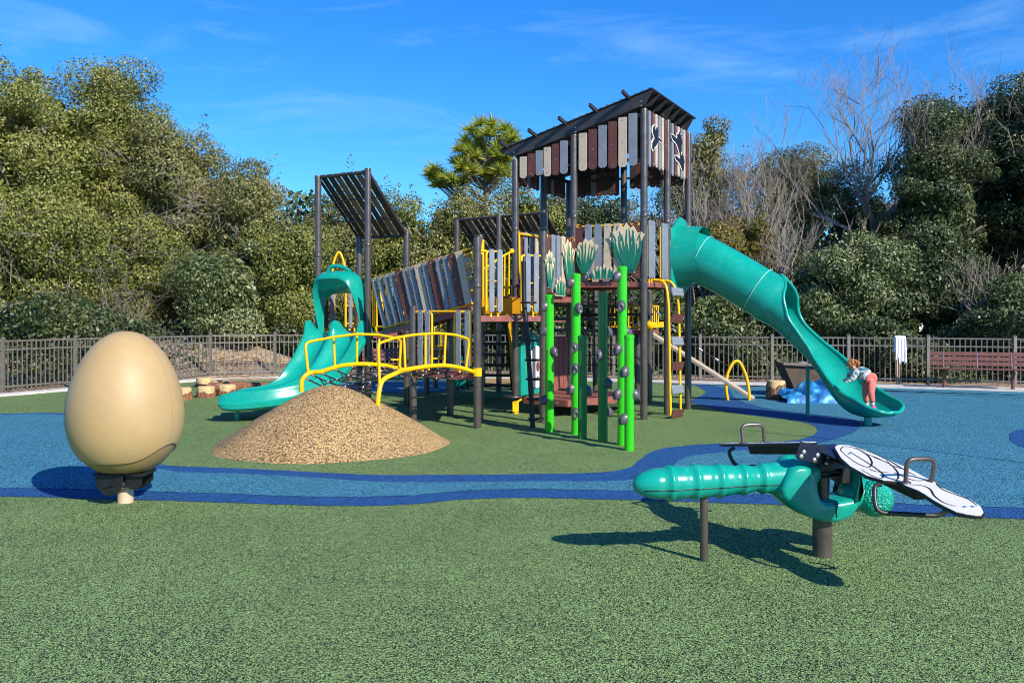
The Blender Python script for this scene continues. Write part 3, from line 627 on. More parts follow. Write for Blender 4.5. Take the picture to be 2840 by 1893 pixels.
for u in (.28, .62, 1.25, 1.58):               # smaller fins that show past the right-hand face
    g = MB(); g.prism([(1.9, .12), (1.9, .03), (2.24, .0), (2.37, .11), (2.37, .13)], Matrix(((.891, 0, .454, rp(0, u).x), (-.454, 0, .891, rp(0, u).y), (.282, 1, 0, rp(0, u, .06).z), (0, 0, 0, 1))), .03); g.build('fin', rm, roof, smooth=0)
for s in (-.12, .40, .93, 1.46, 2.0):          # purlins whose slanted ends stand out over the front eave
    g = MB(); g.beam(rp(s, -.30, .235), rp(s, .0, .19), .04, .055); g.beam(rp(s, .0, .165), rp(s, 2.02, .165), .035, .05); g.build('purlin', rm, roof, smooth=0)
CT = {'d': M['darkslat'], 't': M['tanslat'], 'b': M['brownslat'], 'g': M['grayslat']}
def skirt(a, b_, seq, zb, w, inset=0.0, n_=None, dt=-.06):
    d = (b_ - a).normalized(); L = (b_ - a).length; n_ = n_ or Vector((d.y, -d.x, 0)); k = len(seq)
    for i, c in enumerate(seq):
        p = a + d * (PR + .045 + w / 2 + (L - 2 * PR - .09 - w) * i / (k - 1)) + n_ * inset
        e = .012 * ((i * 7) % 3 - 1)
        slat(sk, V3(p, zb + e), V3(p, zr(p) + dt), w, .022, n_, CT[c], .008, .03)
g = MB()
FACES = [(PL, PM), (PM, TA), (TA, TB), (TB, TC), (TC, TR), (TR, TD), (TD, TN), (TN, PL)]
for a, b_ in FACES:
    for dz in (-.12,): g.beam(V3(a, zr(a) + dz), V3(b_, zr(b_) + dz), .03, .05)
    g.beam(V3(a, 4.02), V3(b_, 4.02), .03, .04)
sk = g.build('skirt_frame', rm, PS, smooth=0)
sk['label'] = 'upper skirt of vertical gray, brown and tan boards under the tower roof'
skirt(PL, PM, 'tbgtbg', 3.87, .125, .03); skirt(PM, TA, 'tbgbtg', 3.92, .135, .03)
skirt(TA, TB, 'gbtgtb', 3.93, .085, .03); skirt(TB, TC, 'gbtgtb', 3.90, .085, .03)
skirt(TC, TR, 'dbgdbdbd', 3.84, .115, .03, dt=.14); skirt(TR, TD, 'bddbgddb', 3.74, .11, .03, dt=.14); skirt(TD, TN, 'bdbdgdb', 3.72, .10, .03, dt=.14); skirt(TN, PL, 'dbdgdbd', 3.76, .10, .03, dt=.12)
# bird cutouts on the right-hand face (traced, each with a pale edge plate)
def cut(name, pts, O, ex, ey, ez, th, mat, parent, holes=None, lab=None):
    T = Matrix(((ex.x, ey.x, ez.x, O.x), (ex.y, ey.y, ez.y, O.y), (ex.z, ey.z, ez.z, O.z), (0, 0, 0, 1)))
    g = MB(); g.prism(pts, T, th); o = g.build(name, mat, parent, smooth=0)
    return o
def grow(pts, e):
    k = len(pts); c = Vector((sum(p[0] for p in pts) / k, sum(p[1] for p in pts) / k)); out = []
    ar = sum(pts[i][0] * pts[(i + 1) % k][1] - pts[(i + 1) % k][0] * pts[i][1] for i in range(k)); sg = 1 if ar > 0 else -1
    for i in range(k):
        a, b_, c_ = Vector(pts[i - 1]), Vector(pts[i]), Vector(pts[(i + 1) % k]); n1 = (b_ - a).normalized(); n2 = (c_ - b_).normalized()
        m_ = Vector((n1.y + n2.y, -(n1.x + n2.x))) * sg; m_ = m_.normalized() if m_.length > .2 else Vector((n1.y, -n1.x)) * sg
        out.append(tuple(b_ + m_ * e))
    return out
ez = Vector((.86, -.51, 0)).normalized(); ex = Vector((.51, .86, 0)).normalized(); ey = Vector((0, 0, 1))
bird1 = [(-.01, .30), (-.05, .24), (-.055, .14), (-.03, .07), (.0, .03), (-.03, -.02), (-.07, -.10), (-.075, -.20), (-.05, -.25), (-.01, -.18), (.05, -.10), (.09, -.03), (.10, .02), (.17, .0), (.19, -.02), (.15, .045), (.09, .07), (.07, .12), (.075, .22), (.05, .29), (.03, .22), (.015, .17)]
bird2 = [(-.20, .14), (-.14, .02), (-.05, -.03), (.0, -.10), (.05, -.22), (.09, -.36), (.12, -.22), (.12, -.08), (.15, .05), (.11, .18), (.14, .22), (.08, .24), (.07, .32), (.04, .24), (-.01, .20), (.0, .10), (-.05, .09), (-.12, .13)]
for pc, bp, sc in (((1348.5 + 1105 / 2.412, 200 + 452 / 2.412), bird1, (1.45, .72)), ((1350 + 1253 / 2.412, 200 + 470 / 2.412), bird2, (1.40, .60)), ((1350 + 1272 / 2.412, 200 + 600 / 2.412), bird2, (1.25, .47))):
    # the point where this pixel meets the tower's right-hand face
    dx = (pc[0] - CX0) / FOC; t = (TA.x * U.y - TA.y * U.x) / 1; nrmf = Vector((TC.y - TA.y, -(TC.x - TA.x), 0)).normalized()
    Yh = TA.dot(nrmf) / (dx * nrmf.x + nrmf.y); O = P(pc[0], pc[1], Yh) + nrmf * .05
    exf = (TC - TA).normalized()
    f = [(x * sc[0], y * sc[1]) for x, y in bp]
    pl = cut('bird_plate', grow(f, .024), O, exf, ey, nrmf, .012, M['white'], sk)
    cut('bird', f, O + nrmf * .012, exf, ey, nrmf, .010, M['black'], sk)
# ---- the two slatted shade canopies
def canopy(a, b_, c, d_, n_, lab, cols):
    """a-b high edge, d-c low edge"""
    g = MB(); e = (b_ - a).normalized()
    g.tube([a - e * .06, b_ + e * .04], .026, 10); g.tube([d_ - e * .04, c + e * .03], .022, 10)
    g.beam(a, d_, .03, .04); g.beam(b_, c, .05, .05)
    for t in (.36, .70): g.beam(a.lerp(d_, t) - Vector((0, 0, .02)), b_.lerp(c, t) - Vector((0, 0, .02)), .02, .02)
    cn = g.build('canopy_frame', rm, PS, smooth=40); cn['label'] = lab
    for i in range(n_):
        t = (i + .6) / (n_ + .2); p, q = a.lerp(b_, t), d_.lerp(c, t); up = (b_ - a).cross(d_ - a).normalized()
        g = MB(); g.beam(p + up * .0 + Vector((0, 0, .03)), q + Vector((0, 0, .03)), (b_ - a).length / n_ * .72, .02, up=up); g.build('slat', M[cols[i % len(cols)]], cn, smooth=0)
canopy(V3(L1, 3.97), V3(L2, 4.0), V3(L4, 3.02), V3(L3, 3.0), 7, 'sloping dark slatted canopy over the left tower', ['darkslat', 'darkslat', 'taupe', 'darkslat', 'darkslat', 'taupe', 'darkslat'])
canopy(V3(T1, 3.62), V3(T3 + Vector((0, .0, 0)), 3.64), V3(T3 + U * 1.0, 2.9), V3(T1 + U * 1.0, 2.88), 13, 'sloping dark slatted canopy over the rear deck', ['darkslat', 'taupe', 'darkslat'])
# ---- guard panels: yellow tube frame with boards
def knob(g, p, r=.045): g.ball(p, r, 12, 0)
def panel(a, b_, z0, z1, xs_, cols, w=.07, front=None, frame=True, close='both', extra=0, lab=None, clampend=None, bars=0):
    """a,b: ends along the face; xs_: board centres as fractions"""
    d = (b_ - a).normalized(); L = (b_ - a).length; q = front or Vector((d.y, -d.x, 0)); g = MB()
    if frame:
        gp(g, [V3(a, z0), V3(a, z1), V3(b_, z1), V3(b_, z0)], .018, .06); gp(g, [V3(a, z0 + .06), V3(b_, z0 + .06)], .015)
        gp(g, [V3(a, (z0 + z1) / 2), V3(b_, (z0 + z1) / 2)], .013)
        for t in (.3, .75): gp(g, [V3(a.lerp(b_, t), z0 - .1), V3(a.lerp(b_, t), z0 + .06)], .017)
    for i in range(bars): t = (i + 1) / (bars + 1); gp(g, [V3(a.lerp(b_, t), z0), V3(a.lerp(b_, t), z1)], .012)
    if clampend is not None: knob(g, V3(clampend, z1)); gp(g, [V3(clampend, z1), V3(a if (a - clampend).length < (b_ - clampend).length else b_, z1)], .018)
    o = g.build('guard_rail', M['yellow'], PS, smooth=40)
    if lab: o['label'] = lab
    for t, c in zip(xs_, cols):
        p = a.lerp(b_, t) + q * .030; slat(o, V3(p, z0 - .02), V3(p, z1 + .03), w, .018, q, CT[c], .018, .022)
    return o
def lp(a, b_, t): return a.lerp(b_, t)
# lower deck, where the net bridge arrives
panel(lp(PB, PA, .09), lp(PB, PA, .30), .88, 1.66, (.2, .75), 'gg', .075, clampend=PB)
panel(lp(PB, PA, .66), lp(PB, PA, .90), .88, 1.66, (.3, .85), 'gg', .075)
g = MB(); gp(g, [V3(lp(PB, PA, .06), 1.67), V3(lp(PB, PA, .94), 1.67)], .017)
b5 = V3(PB, 0) + Vector((-.45, .9, 0)); b6 = V3(PA2, 0) + Vector((-.5, 1.0, 0))
for a, b_ in ((b5, b6),):
    for z in (.9, 1.66): gp(g, [V3(a, z), V3(b_, z)], .016)
    for i in range(1, 5): gp(g, [V3(lp(a, b_, i / 5), .9), V3(lp(a, b_, i / 5), 1.66)], .011)
g.build('guard_rail', M['yellow'], PS, smooth=40)
# triangular deck front, left and right of the opening
panel(lp(PA, PD, .13), lp(PA, PD, .36), 1.68, 2.54, (.28, .80), 'gg', .085, clampend=PA)
panel(lp(PA, PD, .66), lp(PA, PD, .90), 1.68, 2.50, (.35, .88), 'gg', .085, clampend=PD)
# stair rails between the triangular and middle decks
g = MB(); knob(g, V3(PL, 2.66) + Vector((-.06, -.1, 0))); a = V3(PL, 2.66) + Vector((-.05, -.08, 0)); e = V3(PA2, 2.33) + Vector((.06, .03, 0))
gp(g, [a, a.lerp(e, .35) + Vector((0, 0, .02)), e], .018, .2)
for t, z0 in ((.12, 1.95), (.28, 1.92), (.45, 1.9)): p = a.lerp(e, t); gp(g, [p, Vector((p.x - .03 * t, p.y, z0))], .014)
gp(g, [Vector((PA2.x + .05, PA2.y - .05, 1.75)), Vector((PA2.x + .05, PA2.y - .05, 2.78)), Vector((PA2.x + .02, PA2.y - .06, 2.55))], .02, .03)
gp(g, [V3(PL, 2.95) + Vector((.06, -.05, 0)), V3(TN, 2.95) + Vector((0, -.08, 0))], .019)
gp(g, [V3(PL, 2.95) + Vector((.06, -.05, 0)), V3(PL, 2.25) + Vector((.07, -.05, 0)), V3(PL, 1.95) + Vector((.25, -.15, 0))], .019, .15)
g.build('handrail', M['yellow'], PS, smooth=40)
def face_panel(a, b_, z0, z1, cols, w, grasses=(), off=.03, slope=0.):
    d = (b_ - a).normalized(); q = Vector((d.y, -d.x, 0)); g = MB(); k = len(cols)
    gp(g, [V3(a + d * .06, z1 - .03), V3(b_ - d * .06, z1 - .03 + slope)], .018); gp(g, [V3(a + d * .06, z0 + .05), V3(b_ - d * .06, z0 + .05)], .016)
    gp(g, [V3(a + d * .06, (z0 + z1) / 2), V3(b_ - d * .06, (z0 + z1) / 2)], .013); knob(g, V3(a + d * .07, z1 - .03)); knob(g, V3(b_ - d * .07, z1 - .03 + slope))
    o = g.build('guard_rail', M['yellow'], PS, smooth=40)
    for i, c in enumerate(cols):
        if c == ' ': continue
        t = (i + .6) / (k + .2); p = lp(a, b_, t) + q * off; slat(o, V3(p, z0), V3(p, z1 + slope * t), w, .018, q, CT[c], .015, .015)
    return o, d, q
gpan1, d1, q1 = face_panel(PD, PM, 1.95, 2.84, 'bggtbb', .125)
gpan2, d2, q2 = face_panel(PM, TA, 2.19, 3.05, 'bggttbb', .115)
gpan1['label'] = 'guard panel with carved grass on the middle deck'; gpan2['label'] = 'guard panel with carved grass on the top deck'
face_panel(PL, TN, 2.2, 3.0, 'bggtb', .10); face_panel(TN, TD, 2.2, 3.0, 'gbtbg', .10); face_panel(TD, TR, 2.2, 3.0, 'bgtgb', .12)
# carved marsh-grass plates: blades and plume, traced in metres on the panel face
def blade(p0, p1, w, cv=.0, n_=7, tip=1.):
    """a tapered curved leaf outline from root p0 to tip p1"""
    p0, p1 = Vector(p0), Vector(p1); d = p1 - p0; q = Vector((-d.y, d.x)).normalized(); L = []; Rr = []
    for i in range(n_ + 1):
        t = i / n_; c = p0.lerp(p1, t) + q * (cv * math.sin(math.pi * t * .9)); ww = w * (.55 + .8 * t - 1.35 * t ** 3) * .5 * tip
        L.append(tuple(c + q * ww)); Rr.append(tuple(c - q * ww))
    return L + Rr[::-1][1:]
def tuft(O, d, q, w, h, seed, parent, spread=.9, lean=0., nb=7, jag=8):
    rr = random.Random(seed); ez_ = q; ey_ = Vector((0, 0, 1))
    out = [(-.16 * w + lean * 0, 0)]; top = []
    # cream plate: narrow at the foot, wide ragged plume on top
    L = [(-.15, 0), (-.19, .2), (-.30, .42), (-.46, .60), (-.60, .76)]
    top = [(-.5 + i / (jag - 1) * 1.0, .78 + .20 * math.sin(math.pi * i / (jag - 1)) + (.055 if i % 2 else -.04)) for i in range(jag)]
    Rt = [(.60, .78), (.44, .60), (.28, .40), (.19, .2), (.15, 0)]
    pl = [((x + lean * y) * w, y * h) for x, y in L + top + Rt]
    base = cut('grass_cutout', pl, O, d, ey_, ez_, .014, M['cream'], parent)
    for i in range(nb):
        a = (i / (nb - 1) - .5) * 2; x0 = a * .10 * w; x1 = (a * .43 + lean * .8) * w; y1 = h * (.80 + .16 * math.cos(a * 1.4) + rr.uniform(-.16, .02))
        if i % 3 == 1: y1 *= .8
        g = MB(); T = Matrix(((d.x, 0, ez_.x, O.x), (d.y, 0, ez_.y, O.y), (0, 1, 0, O.z), (0, 0, 0, 1)))
        g.prism(blade((x0, .01 * h), (x1, y1), w * (.09 if i % 2 else .12), -a * .12 * w), T @ Matrix.Translation((0, 0, .010)), .008); MBjoin.append(g)
    for i in range(5):                       # thin strokes up in the plume
        a = (i / 4 - .5) * 2; x0 = (a * .34 + lean * .6) * w; g = MB(); T = Matrix(((d.x, 0, ez_.x, O.x), (d.y, 0, ez_.y, O.y), (0, 1, 0, O.z), (0, 0, 0, 1)))
        g.prism(blade((x0, h * .66), (x0 + a * .13 * w, h * (.90 - .07 * abs(a))), w * .045, 0), T @ Matrix.Translation((0, 0, .0115)), .006); MBjoin.append(g)
    gg = MB()
    for s_ in MBjoin: gg.add(s_.v, s_.f)
    MBjoin.clear(); gg.build('grass_leaves', M['leafgreen'], parent, smooth=0); return base
def lowtuft(O, d, q, w, h, seed, parent, n_=7):
    rr = random.Random(seed); pl = [(-.5 * w, 0)]
    for i in range(n_):
        x = (-.5 + (i + .35) / n_) * w; hh = h * (.55 + .45 * math.sin(math.pi * (i + .7) / n_)) * (1 if i % 2 else .85); pl += [(x - .02 * w, hh), (x + .02 * w, hh * .98), (x + .55 * w / n_, hh * .62)]
    pl[-1] = (.5 * w, h * .45); pl.append((.5 * w, 0))
    cut('grass_cutout', pl, O, d, Vector((0, 0, 1)), q, .014, M['cream'], parent)
    gg = MB(); T = Matrix(((d.x, 0, q.x, O.x), (d.y, 0, q.y, O.y), (0, 1, 0, O.z), (0, 0, 0, 1)))
    for i in range(n_ + 1):
        x = (-.46 + i / n_ * .90) * w; x1 = x + (i / n_ - .45) * .16 * w; gg.prism(blade((x * .92, .012), (x1, h * (.40 + .42 * math.sin(math.pi * (i + .5) / (n_ + 1)))), w * .125, (-1) ** i * .02 * w), T @ Matrix.Translation((0, 0, .010)), .008 + .0006 * i)
    gg.build('grass_leaves', M['leafgreen'], parent, smooth=0)
MBjoin = []
def onface(a, d, q, x, y, off=.06):
    """S pixel -> point on the vertical plane through a along d, moved out by off"""
    n_ = q; dx = (x - CX0) / FOC; Yh = (a + q * off).dot(n_) / (dx * n_.x + n_.y); return P(x, y, Yh)
tuft(onface(PM, d2, q2, 1621, 758), d2, q2, .34, .54, 1, gpan2, lean=.12)
tuft(onface(PM, d2, q2, 1748, 757), d2, q2, .50, .76, 2, gpan2, lean=-.18, nb=9, jag=10)
lowtuft(onface(PM, d2, q2, 1677, 775, .075), d2, q2, .40, .25, 3, gpan2)
tuft(onface(PD, d1, q1, 1524, 799), d1, q1, .28, .56, 4, gpan1, lean=.05, nb=6)
tuft(onface(PD, d1, q1, 1579, 795), d1, q1, .38, .72, 5, gpan1, lean=-.1, nb=8)
lowtuft(onface(PD, d1, q1, 1554, 821, .075), d1, q1, .34, .30, 6, gpan1)
# tower right-hand face: boards either side of the ladder opening
panel(lp(TA, TB, .14), lp(TA, TB, .36), 2.21, 3.06, (.1, .5, .9), 'ggg', .075)
panel(lp(TA, TB, .70), lp(TA, TB, .92), 2.21, 3.06, (.1, .5, .9), 'ggg', .075, clampend=TB)
# ---- plate ladder below that opening
g = MB(); lad0, lad1 = Vector((2.47, 14.92, 0)), Vector((2.68, 15.22, 0)); o1, o2 = lp(TA, TB, .36), lp(TA, TB, .70)
for top, bot in ((o1, lad0), (o2, lad1)):
    q = Vector((.86, -.5, 0)); gp(g, [V3(top, 2.17), V3(top + q * .22, 2.15), Vector((bot.x - .03, bot.y + .0, 1.80)), V3(bot, .05)], .021, .16)
lad = g.build('plate_ladder', M['yellow'], PS, smooth=40); lad['label'] = 'yellow climbing ladder with alternating gray and brown step plates'
for i, (yy, c) in enumerate(((811, 'g'), (881, 'b'), (947, 'g'), (1013, 'b'), (1080, 'g'), (1145, 'b'))):
    z = EYE - (yy - HY) * 15.1 / FOC; c0 = V3(lad0.lerp(lad1, .5), z) - Vector((.86, -.5, 0)) * .0; d = (lad1 - lad0).normalized(); q = Vector((d.y, -d.x, 0))
    T = Matrix(((d.x, 0, q.x, c0.x), (d.y, 0, q.y, c0.y), (0, 1, 0, c0.z), (0, 0, 0, 1))) @ Matrix.Rotation(R(-14 if c == 'g' else 14), 4, 'X')
    g = MB(); g.prism([(-.20, -.055), (.20, -.065), (.215, .06), (-.19, .075)], T @ Matrix.Translation((0, 0, .03)), .02)
    for x in (-.15, 0, .15): g.lathe(T @ Vector((x, .0, .041)), [(.009, 0), (.007, .005), (0, .006)], 6, 1, axis=q)
    g.build('step_plate', [CT[c], M['steel']], lad, smooth=0)
# ---- inclined slatted bridge
def bridge_side(a0, a1, b0, b1, n_, seq, name='bridge_rail', wid=.095, outq=None, lab=None):
    """a0,b0 bottom/top at the left tower; a1,b1 bottom/top at the triangular deck"""
    g = MB()
    for t in (0, .24, .49, .74, 1.):
        g.tube([a0.lerp(b0, t), a1.lerp(b1, t)], .017 if t in (0, 1.) else .013, 10)
    o = g.build(name, M['yellow'], PS, smooth=40)
    if lab: o['label'] = lab
    sl = (a1 - a0).normalized()
    for i in range(n_):
        t = (i + .15) / n_; p = a0.lerp(a1, t + .035); q = b0.lerp(b1, t - .045)
        slat(o, p + outq * .035, q + outq * .03 + (q - p).normalized() * .008, wid * (1.22 if seq[i] in 'bt' else .8), .018, outq, CT[seq[i]], .015, .02)
    return o
oq = Vector((-.55, -.83, 0)).normalized()
bl0, bl1 = Vector((-2.09, 15.52, 1.405)), Vector((-.578, 13.97, 1.79)); bt0, bt1 = Vector((-2.18, 15.48, 2.213)), Vector((-.604, 13.93, 2.585))
bridge_side(bl0, bl1, bt0, bt1, 14, 'ggggbggtgbggbt', outq=Vector((-.50, -.866, 0)), lab='near side of the inclined slatted bridge')
off = Vector((.36, 1.15, 0)); off2 = Vector((-.02, 1.0, 0))
bridge_side(bl0 + off, bl1 + off2, bt0 + off, bt1 + off2, 14, 'gtgtgbgtgtgbgt', outq=-oq, lab='far side of the inclined slatted bridge')
g = MB()
for o_ in (Vector((0, 0, 0)), None):
    a, b_ = (bl0, bl1) if o_ is not None else (bl0 + off, bl1 + off2); g.beam(a - Vector((.05, -.05, .09)), b_ - Vector((0, 0, .10)), .035, .085)
k = 16
for i in range(k):
    t = (i + .5) / k; a, b_ = bl0.lerp(bl1, t) - Vector((0, 0, .05)), (bl0 + off).lerp(bl1 + off2, t) - Vector((0, 0, .05)); g.beam(a, b_, .13, .02)
br = g.build('bridge_deck', M['deck'], PS, smooth=0); br['label'] = 'red brown walkway of the inclined bridge'
# yellow gate panel beside the double slide post
g = MB(); a, b_ = L2 + Vector((.09, .02, 0)), Vector((-2.20, 15.86, 0))
gp(g, [V3(a, 1.42), V3(a, 2.22), V3(b_, 2.22), V3(b_ + Vector((.10, -.08, 0)), 1.42), V3(a, 1.42)], .018, .03)
for t in (.3, .62): gp(g, [V3(lp(a, b_, t), 1.42), V3(lp(a, b_, t), 2.22)], .015)
gp(g, [V3(lp(a, b_, .5), 1.42), V3(lp(a, b_, .5), 1.28)], .03); g.build('guard_rail', M['yellow'], PS, smooth=40)
# rear panels of the left tower, seen through the slide hood, and the tall loop
panel(lp(L1, L3, .08), lp(L1, L3, .38), 1.40, 2.15, (.25, .75), 'dg', .10); panel(lp(L1, L3, .66), lp(L1, L3, .95), 1.40, 2.15, (.3, .78), 'gd', .08)
panel(lp(L3, L4, .58), lp(L3, L4, .92), 1.42, 2.15, (.3, .8), 'gb', .10)
g = MB(); a, b_ = P(922, 846, 17.2), P(958, 846, 17.2); m_ = P(940, 690, 17.2)
g.tube(spl([Vector((a.x, a.y, 1.4)), Vector((a.x, a.y, 1.9)), P(921, 770, 17.2), P(926, 726, 17.2), m_ + Vector((0, 0, -.06)), P(953, 726, 17.2), P(960, 770, 17.2), Vector((b_.x, b_.y, 1.9)), Vector((b_.x, b_.y, 1.4))], 6), .022, 10); g.build('grab_loop', M['yellow'], PS, smooth=60)
# ---- double slide
path = spl([(-2.88, 16.35, 1.33), (-2.93, 16.10, 1.31), (-3.00, 15.88, 1.14), (-3.14, 15.55, .78), (-3.34, 15.22, .52), (-3.64, 14.98, .40), (-4.02, 14.86, .34), (-4.42, 14.84, .32)], 7)
def slide_prof(s):
    k_ = min(1, s / .13); wl = .05 + .055 * k_ + .13 * math.exp(-((s - .17) / .06) ** 2); dv = .02 + .085 * k_ + .13 * math.exp(-((s - .17) / .06) ** 2)
    return [(-.525, -.12), (-.53, -.05), (-.50, -.02), (-.50, wl - .01), (-.485, wl + .02), (-.455, wl + .02), (-.435, wl - .02), (-.40, .045), (-.35, .0), (-.25, -.022), (-.14, -.008), (-.085, .04), (-.045, dv), (0, dv + .02), (.045, dv), (.085, .04), (.14, -.008), (.25, -.022), (.35, .0), (.40, .045), (.435, wl - .02), (.455, wl + .02), (.485, wl + .02), (.50, wl - .01), (.50, -.02), (.53, -.05), (.525, -.12), (.47, -.16), (.25, -.08), (.06, -.06), (-.06, -.06), (-.25, -.08), (-.47, -.16)]
rows = []; k = len(path)
for i, p in enumerate(path):
    t = (path[min(i + 1, k - 1)] - path[max(i - 1, 0)]).normalized(); side = Vector((t.y, -t.x, 0)).normalized(); up = side.cross(t).normalized(); s = i / (k - 1)
    wd = 1.04 * (1 - .10 * max(0, (s - .93) / .07)); rows.append([p + side * (x * wd) + up * (y * (1 - .45 * max(0, (s - .9) / .1) ** 2)) for x, y in slide_prof(s)])
g = MB(); g.grid(rows, cu=True); n0 = len(rows[0]); g.add(rows[0], [tuple(range(n0))]); g.add(rows[-1], [tuple(range(n0))[::-1]])
ds = g.build('double_slide', M['teal'], PS, smooth=50, fix=True); ds['label'] = 'green two lane slide curving down to the left'
g = MB(); c = G(658, 1165); g.lathe((c.x, c.y, 0), [(.035, 0), (.035, .20), (.16, .235), (.18, .27), (.12, .30)], 20); g.build('slide_leg', M['teal'], ds, smooth=50)
# arched hood
def arch(w, h, y, zt, n_=24, flat=.5, side=None, sag=0., z0=1.30):
    o = L1.lerp(L2, .5); d = (L2 - L1).normalized(); out = Vector((-.45, -.89, 0)); pts = []
    for i in range(n_ + 1):
        t = math.pi * (1 - i / n_); x = math.cos(t); z = math.sin(t)
        x = math.copysign(abs(x) ** flat, x); z = abs(z) ** (flat * 1.1)
        pts.append(o + d * (x * w / 2) + out * (y + sag * z) + Vector((0, 0, z0 + (zt - z0) * z)))
    return pts
g = MB(); rows = [arch(.82, 0, -.03, 1.98, flat=.5), arch(.91, 0, -.03, 2.31, flat=.42), arch(.92, 0, .02, 2.36, flat=.42, sag=.05), arch(.92, 0, .05, 2.34, flat=.46, sag=.20), arch(.90, 0, .06, 2.28, flat=.5, sag=.30), arch(.88, 0, .06, 2.22, flat=.5, sag=.32), arch(.84, 0, .05, 2.15, flat=.5, sag=.27), arch(.83, 0, .02, 2.03, flat=.5, sag=.12), arch(.82, 0, -.03, 1.98, flat=.5)]
g.grid(rows); hood = g.build('slide_hood', M['teal'], ds, smooth=55, fix=True)
g = MB(); o_ = L1.lerp(L2, .48) + Vector((-.05, -.1, 2.33)); d = (L2 - L1).normalized()
g.tube(spl([o_ - d * .22, o_ - d * .14 + Vector((0, 0, .09)), o_ + Vector((0, 0, .105)), o_ + d * .15 + Vector((0, 0, .07)), o_ + d * .26], 5), .034, 10); g.build('slide_hood_grip', M['teal'], hood, smooth=60)
# ---- tube slide
ax = spl([(2.60, 16.08, 2.60, .44, 180), (2.86, 15.95, 2.60, .43, 180), (3.14, 15.80, 2.52, .40, 180), (3.55, 15.60, 2.28, .39, 180), (3.96, 15.40, 2.00, .39, 180), (4.12, 15.31, 1.88, .40, 178)], 5)
def frame_at(pts, i):
    k = len(pts); a, b_ = pts[max(i - 1, 0)], pts[min(i + 1, k - 1)]; t = Vector((b_[0] - a[0], b_[1] - a[1], b_[2] - a[2])).normalized()
    s = Vector((t.y, -t.x, 0)).normalized(); return t, s, s.cross(t).normalized()
pts = [tuple(p) for p in ax]; rows = []; inn = []
# cover height and opening now vary station by station: (x,y,z of axis, radius, half-angle of wall, floor depth factor)
st = [(2.62, 16.08, 2.60, .44, 180, 1), (2.88, 15.95, 2.60, .43, 180, 1), (3.14, 15.81, 2.52, .405, 180, 1), (3.55, 15.60, 2.28, .39, 180, 1), (3.96, 15.40, 2.00, .39, 180, 1),
      (4.12, 15.32, 1.885, .40, 172, 1), (4.23, 15.26, 1.80, .39, 146, .98), (4.33, 15.19, 1.70, .38, 112, .93), (4.46, 15.11, 1.54, .375, 92, .85),
      (4.66, 14.98, 1.29, .37, 86, .76), (4.84, 14.82, 1.06, .37, 84, .72), (4.98, 14.62, .83, .37, 84, .76), (5.09, 14.41, .62, .375, 86, .86), (5.17, 14.23, .50, .385, 88, .92), (5.24, 14.07, .43, .39, 88, .84), (5.31, 13.93, .38, .38, 88, .72), (5.36, 13.81, .335, .35, 86, .62), (5.40, 13.71, .295, .28, 80, .58), (5.43, 13.65, .265, .18, 70, .6), (5.445, 13.62, .25, .06, 50, .7)]
vec = []
for s in st: vec.append(s)
# spline every channel
def spl6(rows_, n_=4):
    out = []; k = len(rows_)
    for i in range(k - 1):
        p0, p1, p2, p3 = rows_[max(i - 1, 0)], rows_[i], rows_[i + 1], rows_[min(i + 2, k - 1)]
        for j in range(n_):
            t = j / n_; out.append(tuple(.5 * ((2 * b_) + (-a + c) * t + (2 * a - 5 * b_ + 4 * c - d) * t * t + (-a + 3 * b_ - 3 * c + d) * t ** 3) for a, b_, c, d in zip(p0, p1, p2, p3)))
    out.append(rows_[-1]); return out
ss = spl6(vec, 4); NA = 36
def ring(i, dr):
    x, y, z, r, a, f = ss[i]; t, s, up = frame_at(ss, i); c = Vector((x, y, z)); out = []; a = min(a, 180)
    for j in range(NA + 1):
        ph = R(-a + 2 * a * j / NA); cx, cz = math.sin(ph), -math.cos(ph)
        ff = f if cz < 0 else 1.0
        out.append(c + s * (cx * (r + dr)) + up * (cz * (r * ff + dr)))
    return out
def section(i0, i1, name, parent, lab=None, col='teal'):
    g = MB(); o_, n_ = [], []
    for i in range(i0, i1 + 1): o_.append(ring(i, .0)); n_.append(ring(i, -.022))
    g.grid(o_); g.grid(n_, flip=True)
    for k0 in (0, -1): g.grid([o_[k0], n_[k0]])
    for e in (0, -1): g.grid([[q[e] for q in o_], [q[e] for q in n_]])
    o = g.build(name, M[col], parent, smooth=50, fix=True)
    if lab: o['label'] = lab
    return o
ts = section(8, 16, 'tube_slide', PS, 'green tube slide that opens into a chute on the right')
section(0, 8, 'slide_elbow', ts); section(16, 34, 'slide_transition', ts); section(34, 46, 'chute', ts); section(46, len(ss) - 1, 'slide_exit', ts)
for i in (8, 16, 34, 46):
    g = MB(); rg = ring(i, .012); rg2 = ring(i, .004)
    closed = ss[i][4] > 176
    if closed: rg = rg[:-1]
    g.tube(rg, .007, 6, closed=closed); g.build('seam', M['seam'] if i < 20 else M['teal'], ts, smooth=60)
# rolled rims on both edges of the open chute, joined round the exit
rl = [ring(i, -.008)[0] for i in range(21, len(ss))]; rr_ = [ring(i, -.008)[-1] for i in range(21, len(ss))]
x0 = ring(19, -.008); arcp = []
hoodrim = spl([rl[0], ring(20, 0)[0], ring(19, 0)[0].lerp(ring(19, 0)[-1], .5) + Vector((0, 0, .01)), ring(20, 0)[-1], rr_[0]], 5)
g = MB(); loop = rl[::-1][:-1] + hoodrim + rr_[1:]; g.tube(loop, .027, 10, closed=True); g.build('slide_rim', M['teal'], ts, smooth=60)
